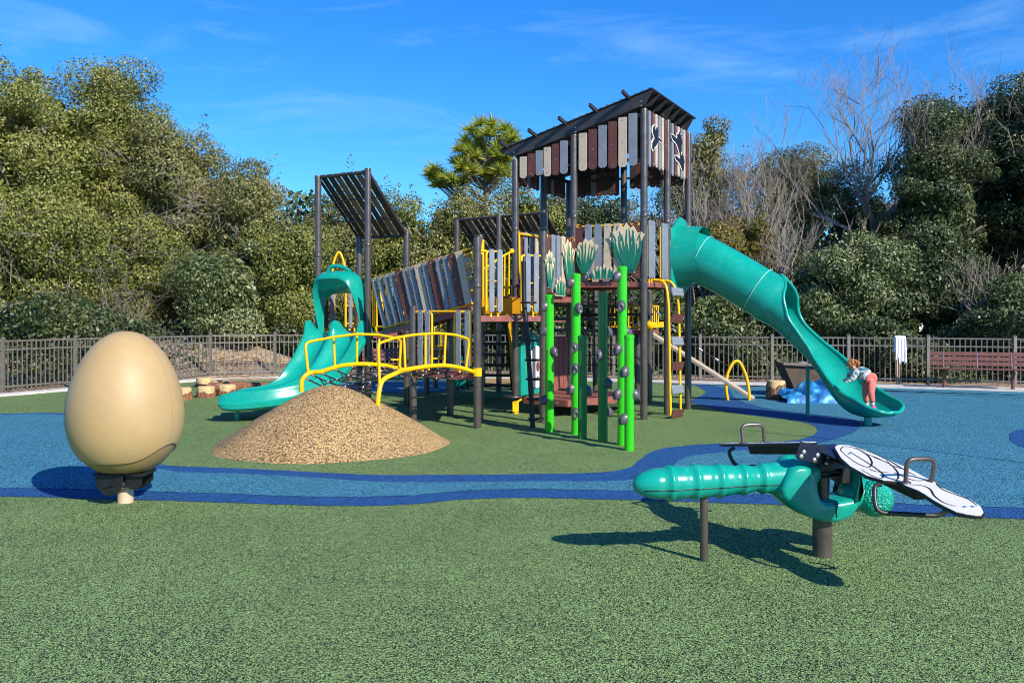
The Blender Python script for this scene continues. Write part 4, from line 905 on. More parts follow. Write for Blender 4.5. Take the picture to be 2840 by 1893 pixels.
# entry flange on the tower face
d = (TC - TB).normalized(); q = Vector((d.y, -d.x, 0)); o_ = TB + q * .05
g = MB(); T = Matrix(((d.x, 0, q.x, o_.x), (d.y, 0, q.y, o_.y), (0, 1, 0, 0), (0, 0, 0, 1)))
g.prism([(.02, 2.10), (.30, 1.97), (.62, 1.97), (.92, 2.12), (.93, 2.9), (.80, 3.02), (.66, 3.20), (.45, 3.24), (.28, 3.18), (.12, 3.05), (.02, 3.04)], T, .05)
g.build('entry_hood', M['teal'], ts, smooth=40, bev=.012)
rows = []
for e, w_ in ((0, 1.12), (.08, 1.10), (.25, 1.04), (.42, 1.0)):
    c = o_ + d * .47 + q * e + Vector((0, 0, 2.60 - .0 * e)); rows.append([c + d * (math.cos(a) * .44 * w_) + Vector((0, 0, math.sin(a) * .46 * w_)) for a in [2 * math.pi * j / 28 for j in range(28)]])
g = MB(); g.grid(rows, cu=True); g.build('entry_collar', M['teal'], ts, smooth=60, fix=True)
for (x, y, zt) in ((G(2240, 1155).x, G(2240, 1155).y, .82), (G(2407, 1181).x, G(2407, 1181).y, .14)):
    g = MB(); g.lathe((x, y, -.01), [(.032 if zt > .5 else .055, 0), (.032 if zt > .5 else .055, zt)], 16); g.build('slide_leg', M['teal'], ts, smooth=60)
# ---- arched net bridge
nA, nB = Vector((-1.67, 11.9, .40)), Vector((-2.75, 12.5, .62))
main1 = spl([nA, Vector((-1.66, 11.9, .62)), Vector((-1.62, 11.98, .80)), Vector((-1.50, 12.15, .87)), P(1130, 1024, 12.6), P(1214, 1013, 13.1), P(1270, 1018, 13.45), P(1318, 1032, 13.72)], 6)
main2 = spl([nB, Vector((-2.74, 12.5, .77)), Vector((-2.66, 12.56, .86)), P(890, 1030, 12.85), P(945, 1014, 13.3), P(1000, 1009, 13.65), P(1060, 1012, 13.95), P(1095, 1019, 14.2), P(1140, 1030, 14.36)], 6)
g = MB(); g.tube(main1, .030, 14); g.lathe((PA.x, PA.y, .74), [(.064, 0), (.064, .12)], 16)
netb = g.build('net_bridge', M['yellow'], PS, smooth=50); netb['label'] = 'arched yellow rope net bridge from the mound to the low deck'
g = MB(); g.tube(main2, .030, 14); g.lathe((PB.x, PB.y, .72), [(.064, 0), (.064, .11)], 16); g.build('bridge_beam', M['yellow'], netb, smooth=50)
def yat(m_, x):
    for i in range(len(m_) - 1):
        a, b_ = m_[i], m_[i + 1]; xa, xb = CX0 + a.x / a.y * FOC, CX0 + b_.x / b_.y * FOC
        if xa <= x <= xb: return a.lerp(b_, (x - xa) / max(1e-6, xb - xa))
    return m_[-1]
g = MB(); bp_ = yat(main1, 1053); Y0 = bp_.y
hp = [bp_, P(1049, 953, Y0), P(1056, 950, Y0 + .05), P(1096, 936.5, 12.4), P(1150, 928, 12.75), P(1214, 923.7, 13.1), P(1262, 928, 13.35), P(1296, 938, 13.55), P(1301, 948, 13.58), yat(main1, 1292)]
g.tube(bend(hp, .07), .019, 10)
for xt, yt, xb in ((1120, 932, 1124), (1180, 925.5, 1180), (1236, 925, 1232)): b0 = yat(main1, xb); g.tube([P(xt, yt, b0.y), b0], .017, 10)
g.build('handrail', M['yellow'], netb, smooth=50)
g = MB(); bp_ = yat(main2, 855); Y0 = bp_.y
hp = [bp_, P(846, 955, Y0), P(858, 947, Y0 + .05), P(922, 935, 12.95), P(988, 926, 13.4), P(1051, 928, 13.8), P(1096, 937, 14.1), P(1112, 943, 14.2), P(1108, 1017, 14.2)]
g.tube(bend(hp, .08), .019, 10)
for xt, yt, xb in ((925, 935, 929), (990, 927, 990), (1052, 929, 1048)): b0 = yat(main2, xb); g.tube([P(xt, yt, b0.y), b0], .017, 10)
g.build('handrail', M['yellow'], netb, smooth=50)
g = MB(); A = [main1[8 + int(i * (len(main1) - 12) / 8)] for i in range(9)]; B = [main2[9 + int(i * (len(main2) - 12) / 8)] for i in range(9)]
def npnt(i, t): i0 = max(0, min(8, i)); p = A[i0].lerp(B[i0], t); return p - Vector((0, 0, .10 * math.sin(math.pi * t) + .02))
for i in range(9):
    c = [npnt(i, t / 8) for t in range(9)]; g.tube(c, .010, 6)
    for t in (0, 8): a = c[t]; b_ = c[1 if t == 0 else 7]; g.tube([a, a.lerp(b_, .55)], .017, 8, mi=1)
    for t in (2, 4, 6): g.ball(c[t], .021, 8, 1)
    if i < 8:
        for t in (2, 4, 6): g.tube([npnt(i, t / 8), npnt(i + 1, t / 8)], .010, 6)
        for t in (1, 5): g.tube([npnt(i, t / 8), npnt(i, t / 8).lerp(npnt(i + 1, (t + 2) / 8), .5) - Vector((0, 0, .03)), npnt(i + 1, (t + 2) / 8)], .009, 6)
g.build('rope_net', [M['rope'], M['steel']], netb, smooth=50)
# ---- curved black climber pole with loops
g = MB(); cp = [P(1452, 724, 13.95), P(1453, 790, 13.95), P(1454, 845, 13.93), P(1460, 905, 13.9), P(1466, 985, 13.87), P(1472, 1085, 13.83), Vector((.30, 13.81, 0))]
g.tube(spl(cp, 5), .037, 14); clp = g.build('loop_climber', M['black'], PS, smooth=60); clp['label'] = 'leaning black pole climber with foot loops'
for x, y in ((1456, 839), (1464, 944), (1467, 998), (1470, 1051), (1473, 1106), (1477, 1161)):
    c = P(x + 10, y, 13.88); g = MB(); g.tube([c + Vector((math.cos(a) * .105, math.sin(a) * .10, 0)) for a in [2 * math.pi * j / 20 for j in range(20)]], .014, 8, closed=True); g.build('foot_loop', M['black'], clp, smooth=60)
# ---- under the decks
n_ = Vector((.86, -.5, 0)); a, b_ = V3(PL, 0) + Vector((.07, .02, 0)), V3(TN, 0); d = (b_ - a).normalized(); q = Vector((d.y, -d.x, 0))
T = Matrix(((d.x, 0, q.x, a.x), (d.y, 0, q.y, a.y), (0, 1, 0, 0), (0, 0, 0, 1)))
g = MB(); g.prism([(.02, .27), (.86, .27), (.84, .42), (.78, .52), (.80, .95), (.86, 1.05), (.80, 1.2), (.62, 1.26), (.45, 1.33), (.30, 1.22), (.02, 1.16)], T, .06)
pp = g.build('play_panel', M['teal'], PS, smooth=30, bev=.015); pp['label'] = 'green play panel with a white oval face plate'
g = MB(); el = [(.52 + .30 * math.cos(t), .73 + .36 * math.sin(t)) for t in [2 * math.pi * j / 28 for j in range(28)]]; g.prism(el, T @ Matrix.Translation((0, 0, .045)), .03); g.build('face_plate', M['white'], pp, smooth=30, bev=.006)
g = MB(); g.prism([(.52 + .045 * math.cos(t), .74 + .085 * math.sin(t)) for t in [2 * math.pi * j / 16 for j in range(16)]], T @ Matrix.Translation((0, 0, .065)), .02); g.lathe(T @ Vector((.52, .55, .06)), [(.022, 0), (.018, .02), (0, .022)], 10, axis=q); g.build('face_knob', M['bench'], pp, smooth=30)
g = MB(); d = (TD - TN).normalized(); q2_ = Vector((d.y, -d.x, 0)); g.beam(V3(TN, 1.2), V3(TD, 1.2), .03, .05); g.beam(V3(TN, .35), V3(TD, .35), .03, .05); hp_ = g.build('wall_panel', M['deck'], PS, smooth=0); hp_['label'] = 'brown board wall below the roofed tower'
for i in range(4): p = lp(TN, TD, .2 + i * .2) + q2_ * .03; slat(hp_, V3(p, .28), V3(p, 1.22), .17, .02, q2_, M['deck'], .01, .01)
# spinning disc and bucket under the main deck, the stairs and lower rails behind
g = MB(); g.lathe((.02, 15.72, .26), [(.0, 0), (.16, .004), (.165, .015), (.16, .03), (0, .034)], 20); g.build('step_disc', M['roofmetal'], PS, smooth=40)
g = MB(); g.box((.06, 15.70, .12), (.10, .10, .17)); g.lathe((.06, 15.70, .0), [(.045, 0), (.045, .2)], 12); gp(g, [Vector((.06, 15.66, .18)), Vector((.16, 15.66, .24))], .02); g.build('clamp', M['yellow'], PS, smooth=40)
g = MB(); 
for i in range(7): t = i / 6; a = Vector((-.52 + .02 * i, 17.2 + i * .24, 1.50 - i * .21)); g.box(a, (.78, .2, .05), R(-8))
g.beam(Vector((-.95, 17.15, 1.45)), Vector((-.85, 18.7, .2)), .03, .14); g.beam(Vector((-.1, 17.05, 1.45)), Vector((.0, 18.6, .2)), .03, .14)
stt = g.build('stairs', M['darkslat'], PS, smooth=0)
g = MB()
for x0 in (-.95, -.1):
    gp(g, [Vector((x0, 17.1, 1.6)), Vector((x0, 17.1, 2.3)), Vector((x0 + .1, 18.7, 1.15)), Vector((x0 + .1, 18.7, .3))], .016, .1)
    for i in range(6): t = (i + .5) / 6; p = Vector((x0 + .1 * t, 17.1 + 1.6 * t, 0)); gp(g, [V3(p, 1.45 - 1.25 * t), V3(p, 2.25 - 1.1 * t)], .011)
g.build('stair_rail', M['yellow'], stt, smooth=50)
def railing(pts, z0, z1, n_, lab=None):
    g = MB()
    for a, b_ in zip(pts[:-1], pts[1:]):
        for z in (z0, z1): gp(g, [V3(a, z), V3(b_, z)], .018)
        for i in range(n_ + 1): gp(g, [V3(lp(a, b_, i / n_), z0), V3(lp(a, b_, i / n_), z1)], .013)
    return g.build('guard_rail', M['yellow'], PS, smooth=50)
railing([Vector((1.78, 18.2, 0)), Vector((2.45, 18.0, 0)), Vector((2.9, 19.0, 0))], 1.38, 1.78, 8)
railing([T1, T2, T3], 1.62, 2.2, 7)
railing([Vector((-1.95, 18.2, 0)), Vector((-.85, 17.8, 0))], 1.02, 1.6, 9)
g = MB(); g.lathe((-1.02, 19.6, .10), [(.02, 0), (.2, .06), (.27, .25), (.28, .42), (.25, .45)], 18); g.lathe((-1.02, 19.6, .5), [(.03, 0), (.03, .5)], 8); g.build('spinner_cup', M['teal'], PS, smooth=50)
g = MB(); g.lathe((1.05, 18.6, .25), [(.02, 0), (.22, .04), (.24, .3), (.20, .34)], 18); g.lathe((1.05, 18.6, 0), [(.05, 0), (.05, .3)], 10); g.build('spinner_cup', M['teal'], PS, smooth=50)
g = MB(); g.tube([Vector((1.24 + .0 * a, 18.3, .72)) + Vector((math.cos(a) * .12, 0, math.sin(a) * .36)) for a in [2 * math.pi * j / 24 for j in range(24)]], .017, 8, closed=True); g.build('hand_wheel', M['yellow'], PS, smooth=60)
# cargo of dark cross members under the main tower
g = MB()
for z in (1.35, 1.55, 1.78): g.beam(V3(lp(TN, PM, .1), z), V3(lp(TD, TR, .9), z - .02), .05, .06)
g.beam(Vector((1.1, 18.0, 1.62)), Vector((2.5, 17.4, 1.62)), .5, .05); g.beam(Vector((1.3, 18.6, 1.85)), Vector((2.6, 18.0, 1.85)), .4, .05); g.beam(V3(PL, 1.2), V3(TD, 1.2), .06, .05); g.build('under_frame', M['darkslat'], PS, smooth=0)
g = MB(); 
for i in range(12): a = Vector((.9 + i * .11, 17.9, 1.2 - .06 * i)); g.tube([Vector((1.0 + .1 * i, 17.6, 2.05)), Vector((1.05 + .1 * i, 17.9, .6))], .010, 6)
for i in range(8): g.tube([Vector((1.0, 17.62, 1.95 - i * .18)), Vector((2.15, 17.75, 1.95 - i * .18))], .010, 6)
g.build('cargo_net', M['rope'], PS, smooth=40)
# inclined plank with rope rail and yellow hoop at the far right
g = MB(); a, b_ = Vector((2.62, 17.9, 1.26)), Vector((4.56, 18.16, .04)); g.beam(a, b_, .22, .05, mi=0); g.beam(a + Vector((0, -.12, .01)), b_ + Vector((0, -.12, .01)), .03, .045, mi=1); g.beam(a + Vector((0, -.118, -.04)), b_ + Vector((0, -.118, -.04)), .03, .05, mi=0)
for i in range(7): t = (i + .8) / 8; g.beam(a.lerp(b_, t) + Vector((0, -.11, .035)), a.lerp(b_, t) + Vector((0, .11, .035)), .06, .03)
pk = g.build('balance_plank', [M['taupe'], M['tanslat']], PS, smooth=0); pk['label'] = 'sloping cleated plank at the right, edged in tan'
g = MB(); g.tube(spl([G(2018.7, 1110), P(2014, 1080, 18), P(2017, 1040, 18), P(2030, 1010, 18), P(2042, 1001, 18), P(2054, 1008, 18), P(2070, 1045, 18.02), P(2077, 1085, 18.02), G(2078, 1110)], 5), .030, 12)
hpp = g.build('hoop_handle', M['yellow'], PS, smooth=60); hpp['label'] = 'yellow hoop standing at the foot of the plank'
g = MB(); rp_ = spl([Vector((2.45, 17.75, 1.95)), Vector((3.0, 17.9, 1.35)), Vector((3.5, 17.95, .98)), P(2018, 1014, 18)], 6); g.tube(rp_, .010, 6)
for i in range(3, len(rp_) - 1, 3): g.tube([rp_[i], rp_[i].lerp(rp_[i + 1], .7)], .022, 8, mi=1)
g.build('rope_rail', [M['rope'], M['steel']], PS, smooth=50)
g = MB(); p = Vector((2.54, 17.7, 1.42)); g.lathe(p, [(.02, -.1), (.10, -.02), (.10, .02), (.02, .08)], 12); g.beam(p, p + Vector((.35, 0, .02)), .08, .1); g.build('clamp', M['yellow'], PS, smooth=50)

# ------------------------------------------------------------------ climbing posts (each stands alone in the rubber)
def cpost(x, yb, yt, r, mat, label, grips):
    b_ = G(x, yb); h = EYE - (yt - HY) * b_.y / FOC
    g = MB(); g.lathe(b_ - Vector((0, 0, .02)), [(r, 0), (r, h - .03), (r + .004, h - .028), (r + .004, h + .012), (r * .75, h + .025), (0, h + .028)], 28)
    o = g.build('climbing_post', M[mat], None, smooth=40, org=b_); tag(o, label, 'climbing post', 'green climbing posts')
    for z, a in grips:
        # a: bearing of the grip around the post, -90 faces the camera
        d = Vector((math.cos(R(a)), math.sin(R(a)), 0)); sd_ = Vector((-d.y, d.x, 0)); c = Vector((b_.x, b_.y, z)) + d * r
        rows = []
        for k, (out, w, h_, dz) in enumerate(((-.02, .050, .062, 0), (.012, .052, .064, 0), (.045, .046, .056, .012), (.066, .036, .044, .022), (.068, .026, .034, .024), (.058, .018, .024, .02), (.056, .001, .001, .02))):
            rows.append([c + d * out + sd_ * (math.cos(t) * w) + Vector((0, 0, math.sin(t) * h_ * (1.25 if math.sin(t) > 0 else 1) - dz)) for t in [2 * math.pi * j / 16 for j in range(16)]])
        g = MB(); g.grid(rows, cu=True); g.build('grip', M['grip'], o, smooth=60, fix=True)
def zz(y, Y): return EYE - (y - HY) * Y / FOC
Yc = lambda yb: EYE * FOC / (yb - HY)
cpost(1523.7, 1196, 818, .064, 'lime', 'light green climbing post nearest the black pole climber, leftmost of the row', [(zz(851, 13.4), 200), (zz(918, 13.4), 185), (zz(974, 13.4), -40), (zz(1108, 13.4), 200)])
cpost(1597.5, 1203, 759, .063, 'lime', 'tall light green climbing post, second from the left', [(zz(785, 13.1), 195), (zz(855, 13.1), -65), (zz(963, 13.1), -110), (zz(1021, 13.1), -100), (zz(1078, 13.1), 200), (zz(1142, 13.1), -95)])
cpost(1615.5, 1216, 930, .060, 'dkgreen', 'shortest dark green climbing post, touching the tall light one in view', [(zz(1083, 12.6), 10)])
cpost(1672, 1224, 812, .062, 'dkgreen', 'tall dark green climbing post, alone in the middle of the row', [(zz(920, 12.3), 25), (zz(984, 12.3), -130), (zz(1063, 12.3), -25), (zz(1142, 12.3), 20)])
cpost(1726, 1233, 739, .060, 'lime', 'tallest light green climbing post, behind the front one', [(zz(768, 12.0), 200), (zz(849, 12.0), -105), (zz(922, 12.0), 20), (zz(968, 12.0), 215), (zz(1092, 12.0), 210)])
cpost(1745, 1248, 928, .058, 'lime', 'short light green climbing post nearest the camera', [(zz(1031, 11.5), 215), (zz(1095, 11.5), 0), (zz(1162, 11.5), 200)])
# ------------------------------------------------------------------ mound
mc = Vector((-2.28, 12.0, 0)); MR = 1.46
def mz(r): t = min(1, r); s = .96 * (1 - math.sqrt(t * t + .055) / math.sqrt(1.055)); return max(0, s) * (1 - .10 * math.exp(-((t - .97) / .08) ** 2))
g = MB(); rows = []
for i in range(41):
    t = i / 40; rows.append([])
    for j in range(96):
        a = 2 * math.pi * j / 96; rad = MR * (1 + .02 * math.sin(3 * a + 1) + .015 * math.sin(7 * a)); 
        x, y = mc.x + math.cos(a) * rad * t, mc.y + math.sin(a) * rad * t * 1.04
        rows[-1].append(Vector((x, y, mz(t) * 1.0 + .015 * math.sin(x * 6) * math.sin(y * 5) * t * (1 - t) * 2 + .002)))
g.grid(rows[::-1], cu=True); md = g.build('rubber_mound', M['tan_rub'], None, smooth=60, fix=True, org=mc); tag(md, 'speckled tan rubber mound at the end of the yellow net bridge', 'mound')
# ------------------------------------------------------------------ egg spinner
ec = G(348, 1392); ES = empty('egg_spinner', ec, 'big smooth tan egg shaped spinner seat on a short post', 'spinner')
def er(z):                                  # radius of the egg at height z
    zb, zt = .235, 1.49; t = (z - zb) / (zt - zb); t = min(1, max(0, t)); a = math.acos(1 - 2 * t); return .482 * math.sin(a) ** .93 * (1 + .15 * math.cos(a))
rows = []; NZ = 44; NJ = 72
for i in range(NZ + 1):
    row = []
    for j in range(NJ):
        a = 2 * math.pi * j / NJ; da = math.atan2(math.sin(a - R(-12)), math.cos(a - R(-12)))
        zc_ = .385 + .15 / (1 + math.exp((abs(da) - .45) * 7))
        z = zc_ + (1.49 - zc_) * (1 - math.cos(math.pi * i / NZ)) / 2; r = er(z)
        row.append(ec + Vector((math.cos(a) * r, math.sin(a) * r, z)))
    rows.append(row)
g = MB(); g.grid(rows, cu=True); inn = [[ec + Vector(((p - ec).x * .965, (p - ec).y * .965, (p - ec).z)) for p in r_] for r_ in rows[:6]]
g.grid([inn[0], rows[0]], cu=True); g.grid(inn[::-1], cu=True)
sh_ = g.build('shell', M['egg'], ES, smooth=60, fix=True)
g = MB()
for a in (R(-18), R(162)):
    g.tube([ec + Vector((math.cos(a) * (er(z) - .0015), math.sin(a) * (er(z) - .0015), z)) for z in [.56 + (1.485 - .56) * i / 40 for i in range(41)]], .0035, 6)
g.build('mould_seam', M['egg_low'], sh_, smooth=60)
g = MB(); rows = []
for i in range(17):
    z = .285 + (.56 - .285) * i / 16; r = er(z) * .968; rows.append([ec + Vector((math.cos(2 * math.pi * j / 64) * r, math.sin(2 * math.pi * j / 64) * r, z)) for j in range(64)])
g.grid(rows, cu=True); g.add(rows[0], [tuple(range(64))[::-1]]); g.build('lower_shell', M['egg_low'], ES, smooth=60, fix=True)
g = MB(); g.lathe(ec - Vector((0, 0, .01)), [(.067, 0), (.067, .20)], 24); g.build('post', M['skincol'], ES, smooth=50)
g = MB(); g.lathe(ec + Vector((0, 0, .2)), [(.05, 0), (.05, .09)], 16); g.box(ec + Vector((0, 0, .262)), (.42, .30, .03)); g.beam(ec + Vector((-.02, -.13, .155)), ec + Vector((.17, -.10, .165)), .02, .02)
for x in (-.12, 0, .12): g.lathe(ec + Vector((x, -.155, .262)), [(.012, 0), (.01, .008), (0, .01)], 8, axis=Vector((0, -1, 0)))
mt = g.build('mount', M['black'], ES, smooth=40)
for (x0, x1, y, zb, sgn) in ((-.185, .045, -.16, .085, 1), (.045, .185, -.11, .13, -1)):
    g = MB(); k = 14; poly = [(x0, .27), (x1, .27)]
    w_ = x1 - x0; low = [(x1, .17)] + [(x0 + w_ * (1 - (i + 1) / (k + 1)), zb + (.17 - zb) * abs(1 - 2 * ((i + 1) / (k + 1))) ** 2.2) for i in range(k)] + [(x0, .17)]
    poly = [(x0, .27)] + low[::-1][0:1] + low[::-1][1:] + [(x1, .27)]
    T = Matrix(((1, 0, 0, ec.x), (0, 0, 1, ec.y + y), (0, 1, 0, 0), (0, 0, 0, 1)))
    g.prism(poly, T, .012); 
    if sgn > 0: g.prism([(-.115, .155), (-.03, .175), (-.035, .195), (-.12, .17)], T @ Matrix.Translation((0, 0, -.014)), .02)
    g.build('bracket_plate', M['black'], mt, smooth=0, bev=.004)
g = MB(); g.prism([(-.185, .27), (-.185, .17), (-.1, .10), (.1, .10), (.185, .17), (.185, .27)], Matrix(((1, 0, 0, ec.x), (0, 0, 1, ec.y + .15), (0, 1, 0, 0), (0, 0, 0, 1))), .012); g.build('bracket_plate', M['black'], mt, smooth=0)
# ------------------------------------------------------------------ insect seesaw
dp = G(2281, 1540); DF = empty('insect_rocker', dp, 'green winged insect rocker with ringed tail and white patterned wings', 'rocker')
dA = Vector((.987, .158, 0)); dQ = Vector((-.158, .987, 0))   # along the body (to the head), across it
def bodypt(t, q, z): return dp + dA * t + dQ * q + Vector((0, 0, z))
def B5(x, y, q=0.):                                            # detail-zoom pixel -> body plane (offset q across)
    X, Y_ = 1700 + x / 2.139, 1150 + y / 2.139; k = (X - CX0) / FOC; o = dp + dQ * q
    t = (k * o.y - o.x) / (dA.x - k * dA.y); Yy = o.y + dA.y * t; return t, EYE - (Y_ - HY) * Yy / FOC
# tail
prof = []
zc0 = .532
def tailr(t):      # t from -1.335 (tip) to -.2
    u = (t + 1.335); base = .108 * min(1, math.sqrt(max(0, 1 - (1 - min(u, .26) / .26) ** 2))) + .004
    if u > .5: base = .113 - .022 * min(1, (u - .5) / .35)
    if u > .85: base = .091 + .03 * (u - .85) / .25
    for c in (-1.088, -.912, -.743, -.577, -.441): base += .010 * math.exp(-((t - c) / .018) ** 2) - .007 * math.exp(-((t - c + .05) / .03) ** 2)
    return base
rows = []; NT = 110
for i in range(NT + 1):
    t = -1.335 + 1.13 * i / NT; r = tailr(t); rows.append([bodypt(t, math.cos(a) * r, zc0 + .02 * (t + .7) * (1 if t < -.3 else 1) + math.sin(a) * r) for a in [2 * math.pi * j / 32 for j in range(32)]])
g = MB(); g.grid(rows, cu=True); g.add(rows[0], [tuple(range(32))[::-1]]); g.add(rows[-1], [tuple(range(32))])
tail = g.build('tail', M['teal'], DF, smooth=60, fix=True); tail['label'] = 'ringed green tail of the insect rocker'
g = MB(); lst = []
for i in range(4, NT + 1): t = -1.335 + 1.13 * i / NT; r = tailr(t) + .0005; lst.append(bodypt(t, -r, zc0 - .035 + .02 * (t + .7)))
g.tube([bodypt(-1.335 + 1.13 * i / NT, -math.sqrt(max(1e-6, tailr(-1.335 + 1.13 * i / NT) ** 2 - .03 ** 2)) - .000, zc0 - .03 + .02 * (-1.335 + 1.13 * i / NT + .7)) for i in range(6, NT - 2)], .0035, 6); g.build('mould_seam', M['black'], tail, smooth=0)
# saddle-shaped thorax: U profile pushed across the body, rounded
zp = [(1130, 298), (1160, 312), (1185, 345), (1200, 395), (1206, 450), (1218, 495), (1250, 513), (1330, 505), (1400, 492), (1425, 482), (1440, 440), (1438, 340), (1462, 350), (1470, 420), (1466, 490), (1440, 545), (1398, 600), (1320, 632), (1230, 626), (1150, 600), (1075, 558), (1020, 510), (990, 480), (985, 430), (1010, 370), (1040, 320), (1085, 298)]
pl = [B5(x, y, -.10) for x, y in zp]
cen = Vector((sum(p[0] for p in pl) / len(pl), sum(p[1] for p in pl) / len(pl)))
rows = []
def shrink(poly, e): return grow(poly, -e)
for q, e in ((-.155, .030), (-.145, .010), (-.125, .0), (.0, -.006), (.125, .0), (.145, .010), (.155, .030)):
    rows.append([bodypt(x, q, z) for x, z in shrink(pl, e)])
g = MB(); g.grid(rows, cu=True); g.add(rows[0], [tuple(range(len(pl)))[::-1]]); g.add(rows[-1], [tuple(range(len(pl)))])
th = g.build('thorax', M['teal'], DF, smooth=50, fix=True)
g = MB(); t0, z0 = B5(1022, 312, .08); g.ball(bodypt(-.215, .06, .60), .085, 16, sc=(1.1, 1, 1)); g.ball(bodypt(-.16, -.03, .565), .105, 16, sc=(1.2, .9, .95)); g.build('shoulder', M['teal'], th, smooth=70)
g = MB(); a1 = [B5(1322, 505, -.156), B5(1326, 632, -.156)]; g.tube([bodypt(*((a1[0][0]), -.1505), a1[0][1] - .01), bodypt(a1[1][0], -.1545, a1[0][1] - .03), bodypt(a1[1][0], -.1545, a1[1][1] + .03), bodypt(a1[1][0], -.13, a1[1][1] + .004)], .0055, 6); g.build('mould_seam', M['black'], th, smooth=0)
g = MB(); g.ball(bodypt(.335, -.085, .395), .125, 24, sc=(1.0, .9, 1.0)); g.build('eye', M['eye'], DF, smooth=70); g = MB(); g.ball(bodypt(.335, .10, .395), .125, 24, sc=(1.0, .9, 1.0)); g.build('eye', M['eye'], DF, smooth=70)
g = MB(); g.ball(bodypt(.25, 0, .41), .115, 16, sc=(1.1, 1.2, 1)); g.build('neck', M['teal'], DF, smooth=70)
# posts and pivot
g = MB(); g.lathe(dp - Vector((0, 0, .01)), [(.066, 0), (.066, .40)], 28); g.build('post', M['bronze'], DF, smooth=50)
tp = G(1952.5, 1554); g = MB(); g.lathe(tp - Vector((0, 0, .01)), [(.027, 0), (.027, .45)], 20); g.build('tail_post', M['bronze'], DF, smooth=50)
g = MB(); g.lathe(dp + Vector((0, 0, .378)), [(.085, 0), (.085, .014)], 24); g.lathe(dp + Vector((0, 0, .39)), [(.046, 0), (.046, .17)], 20); 
for x, y in ((-.075, -.12), (.075, -.12), (-.075, .1), (.075, .1)): g.lathe(bodypt(x, y, .385), [(.014, 0), (.012, .012), (0, .014)], 8)
g.build('pivot_column', M['bronze'], DF, smooth=50)
g = MB(); g.box(bodypt(0, 0, .545), (.20, .16, .014), math.atan2(.158, .987)); g.box(bodypt(0, 0, .575), (.17, .13, .012), math.atan2(.158, .987))
for a_ in (-.07, .07):
    g.box(bodypt(a_, -.055, .52), (.018, .02, .07)); g.box(bodypt(a_, .055, .52), (.018, .02, .07))
g.prism([(-.075, .58), (.075, .58), (.045, .67), (-.045, .67)], Matrix(((dA.x, 0, dQ.x, dp.x - dQ.x * .0), (dA.y, 0, dQ.y, dp.y), (0, 1, 0, 0), (0, 0, 0, 1))), .12)
g.beam(bodypt(.13, -.0, .50), bodypt(.13, 0, .72), .06, .16, up=dQ); g.build('rocker_spring', M['black'], DF, smooth=30, bev=.004)
# bent centre bracket
wv = Vector((.274, -.962, 0)); wq = Vector((.962, .274, 0)); WO = dp + Vector((.02, 0, .765)); DR = .14
def Wp(d, l, h=0., s=1):
    """wing coordinates: d out along the wing, l across it, h above it"""
    n_ = (Vector((0, 0, 1)) + wv * (DR * s)).normalized(); return WO + wv * (d * s) + wq * (l * s) + Vector((0, 0, -DR * abs(d))) + n_ * h
g = MB()
for s in (1, -1):
    rows = [[Wp(d, l, -.012, s) for l in (-.13, .13)] for d in (-.0, .30)]; rows2 = [[Wp(d, l, -.022, s) for l in (-.13, .13)] for d in (-.0, .30)]
    g.add(rows[0] + rows[1] + rows2[0] + rows2[1], [(0, 1, 3, 2), (4, 6, 7, 5), (0, 2, 6, 4), (1, 5, 7, 3), (2, 3, 7, 6), (0, 4, 5, 1)])
    # front/back flange
    fl = [Wp(.12, -.15, -.012, s), Wp(.12, .14, -.012, s), Wp(.15, .10, -.13, s), Wp(.15, -.13, -.13, s)]; fb = [p + wv * (.012 * s) for p in fl]
    g.add(fl + fb, [(0, 1, 2, 3), (7, 6, 5, 4), (0, 4, 5, 1), (1, 5, 6, 2), (2, 6, 7, 3), (3, 7, 4, 0)])
    for x, z in ((-.09, -.045), (-.10, -.085), (.07, -.045), (.05, -.09)): g.lathe(Wp(.165, x, z, s), [(.013, 0), (.011, .008), (0, .011)], 10, 1, axis=wv * s + Vector((0, 0, .1)))
g.build('centre_bracket', [M['navyplate'], M['steel']], DF, smooth=20, fix=True)
q_ = -.165; pq = [B5(x, y, q_) for x, y in ((1112, 158), (1262, 188), (1232, 285), (1215, 292), (1092, 262), (1084, 245))]
T = Matrix(((dA.x, 0, dQ.x, (dp + dQ * q_).x), (dA.y, 0, dQ.y, (dp + dQ * q_).y), (0, 1, 0, 0), (0, 0, 0, 1)))
g = MB(); g.prism(pq, T, .012)
for x, y in ((1132, 220), (1116, 246), (1213, 239), (1194, 266)): t_, z_ = B5(x, y, q_ - .007); g.lathe(bodypt(t_, q_ - .007, z_), [(.017, 0), (.014, .008), (0, .012)], 12, 1, axis=-dQ)
g.build('bolted_plate', [M['navyplate'], M['steel']], DF, smooth=30, fix=False)
# wing outline: traced pixels dropped on the sloping wing plane
def W5(x, y):
    X, Y_ = 1700 + x / 2.139, 1150 + y / 2.139; ray = Vector(((X - CX0) / FOC, 1, -(Y_ - HY) / FOC)); cp_ = Vector((0, 0, EYE))
    n_ = (Vector((0, 0, 1)) + wv * DR).normalized(); t = (WO - cp_).dot(n_) / ray.dot(n_); p = cp_ + ray * t - WO; return p.dot(wv), p.dot(wq)
wo = [W5(x, y) for x, y in [(1308, 200), (1318, 188), (1345, 182), (1400, 186), (1500, 215), (1620, 265), (1760, 325), (1860, 380), (1920, 410), (1935, 432), (1990, 455), (2050, 480), (2130, 512), (2190, 555), (2206, 588), (2190, 606), (2150, 606), (2090, 598), (2030, 585), (1960, 552), (1890, 512), (1840, 478), (1800, 455), (1730, 428), (1690, 402), (1600, 396), (1500, 368), (1400, 312), (1345, 262)]]
print('WING', [(round(a, 2), round(b_, 2)) for a, b_ in wo])
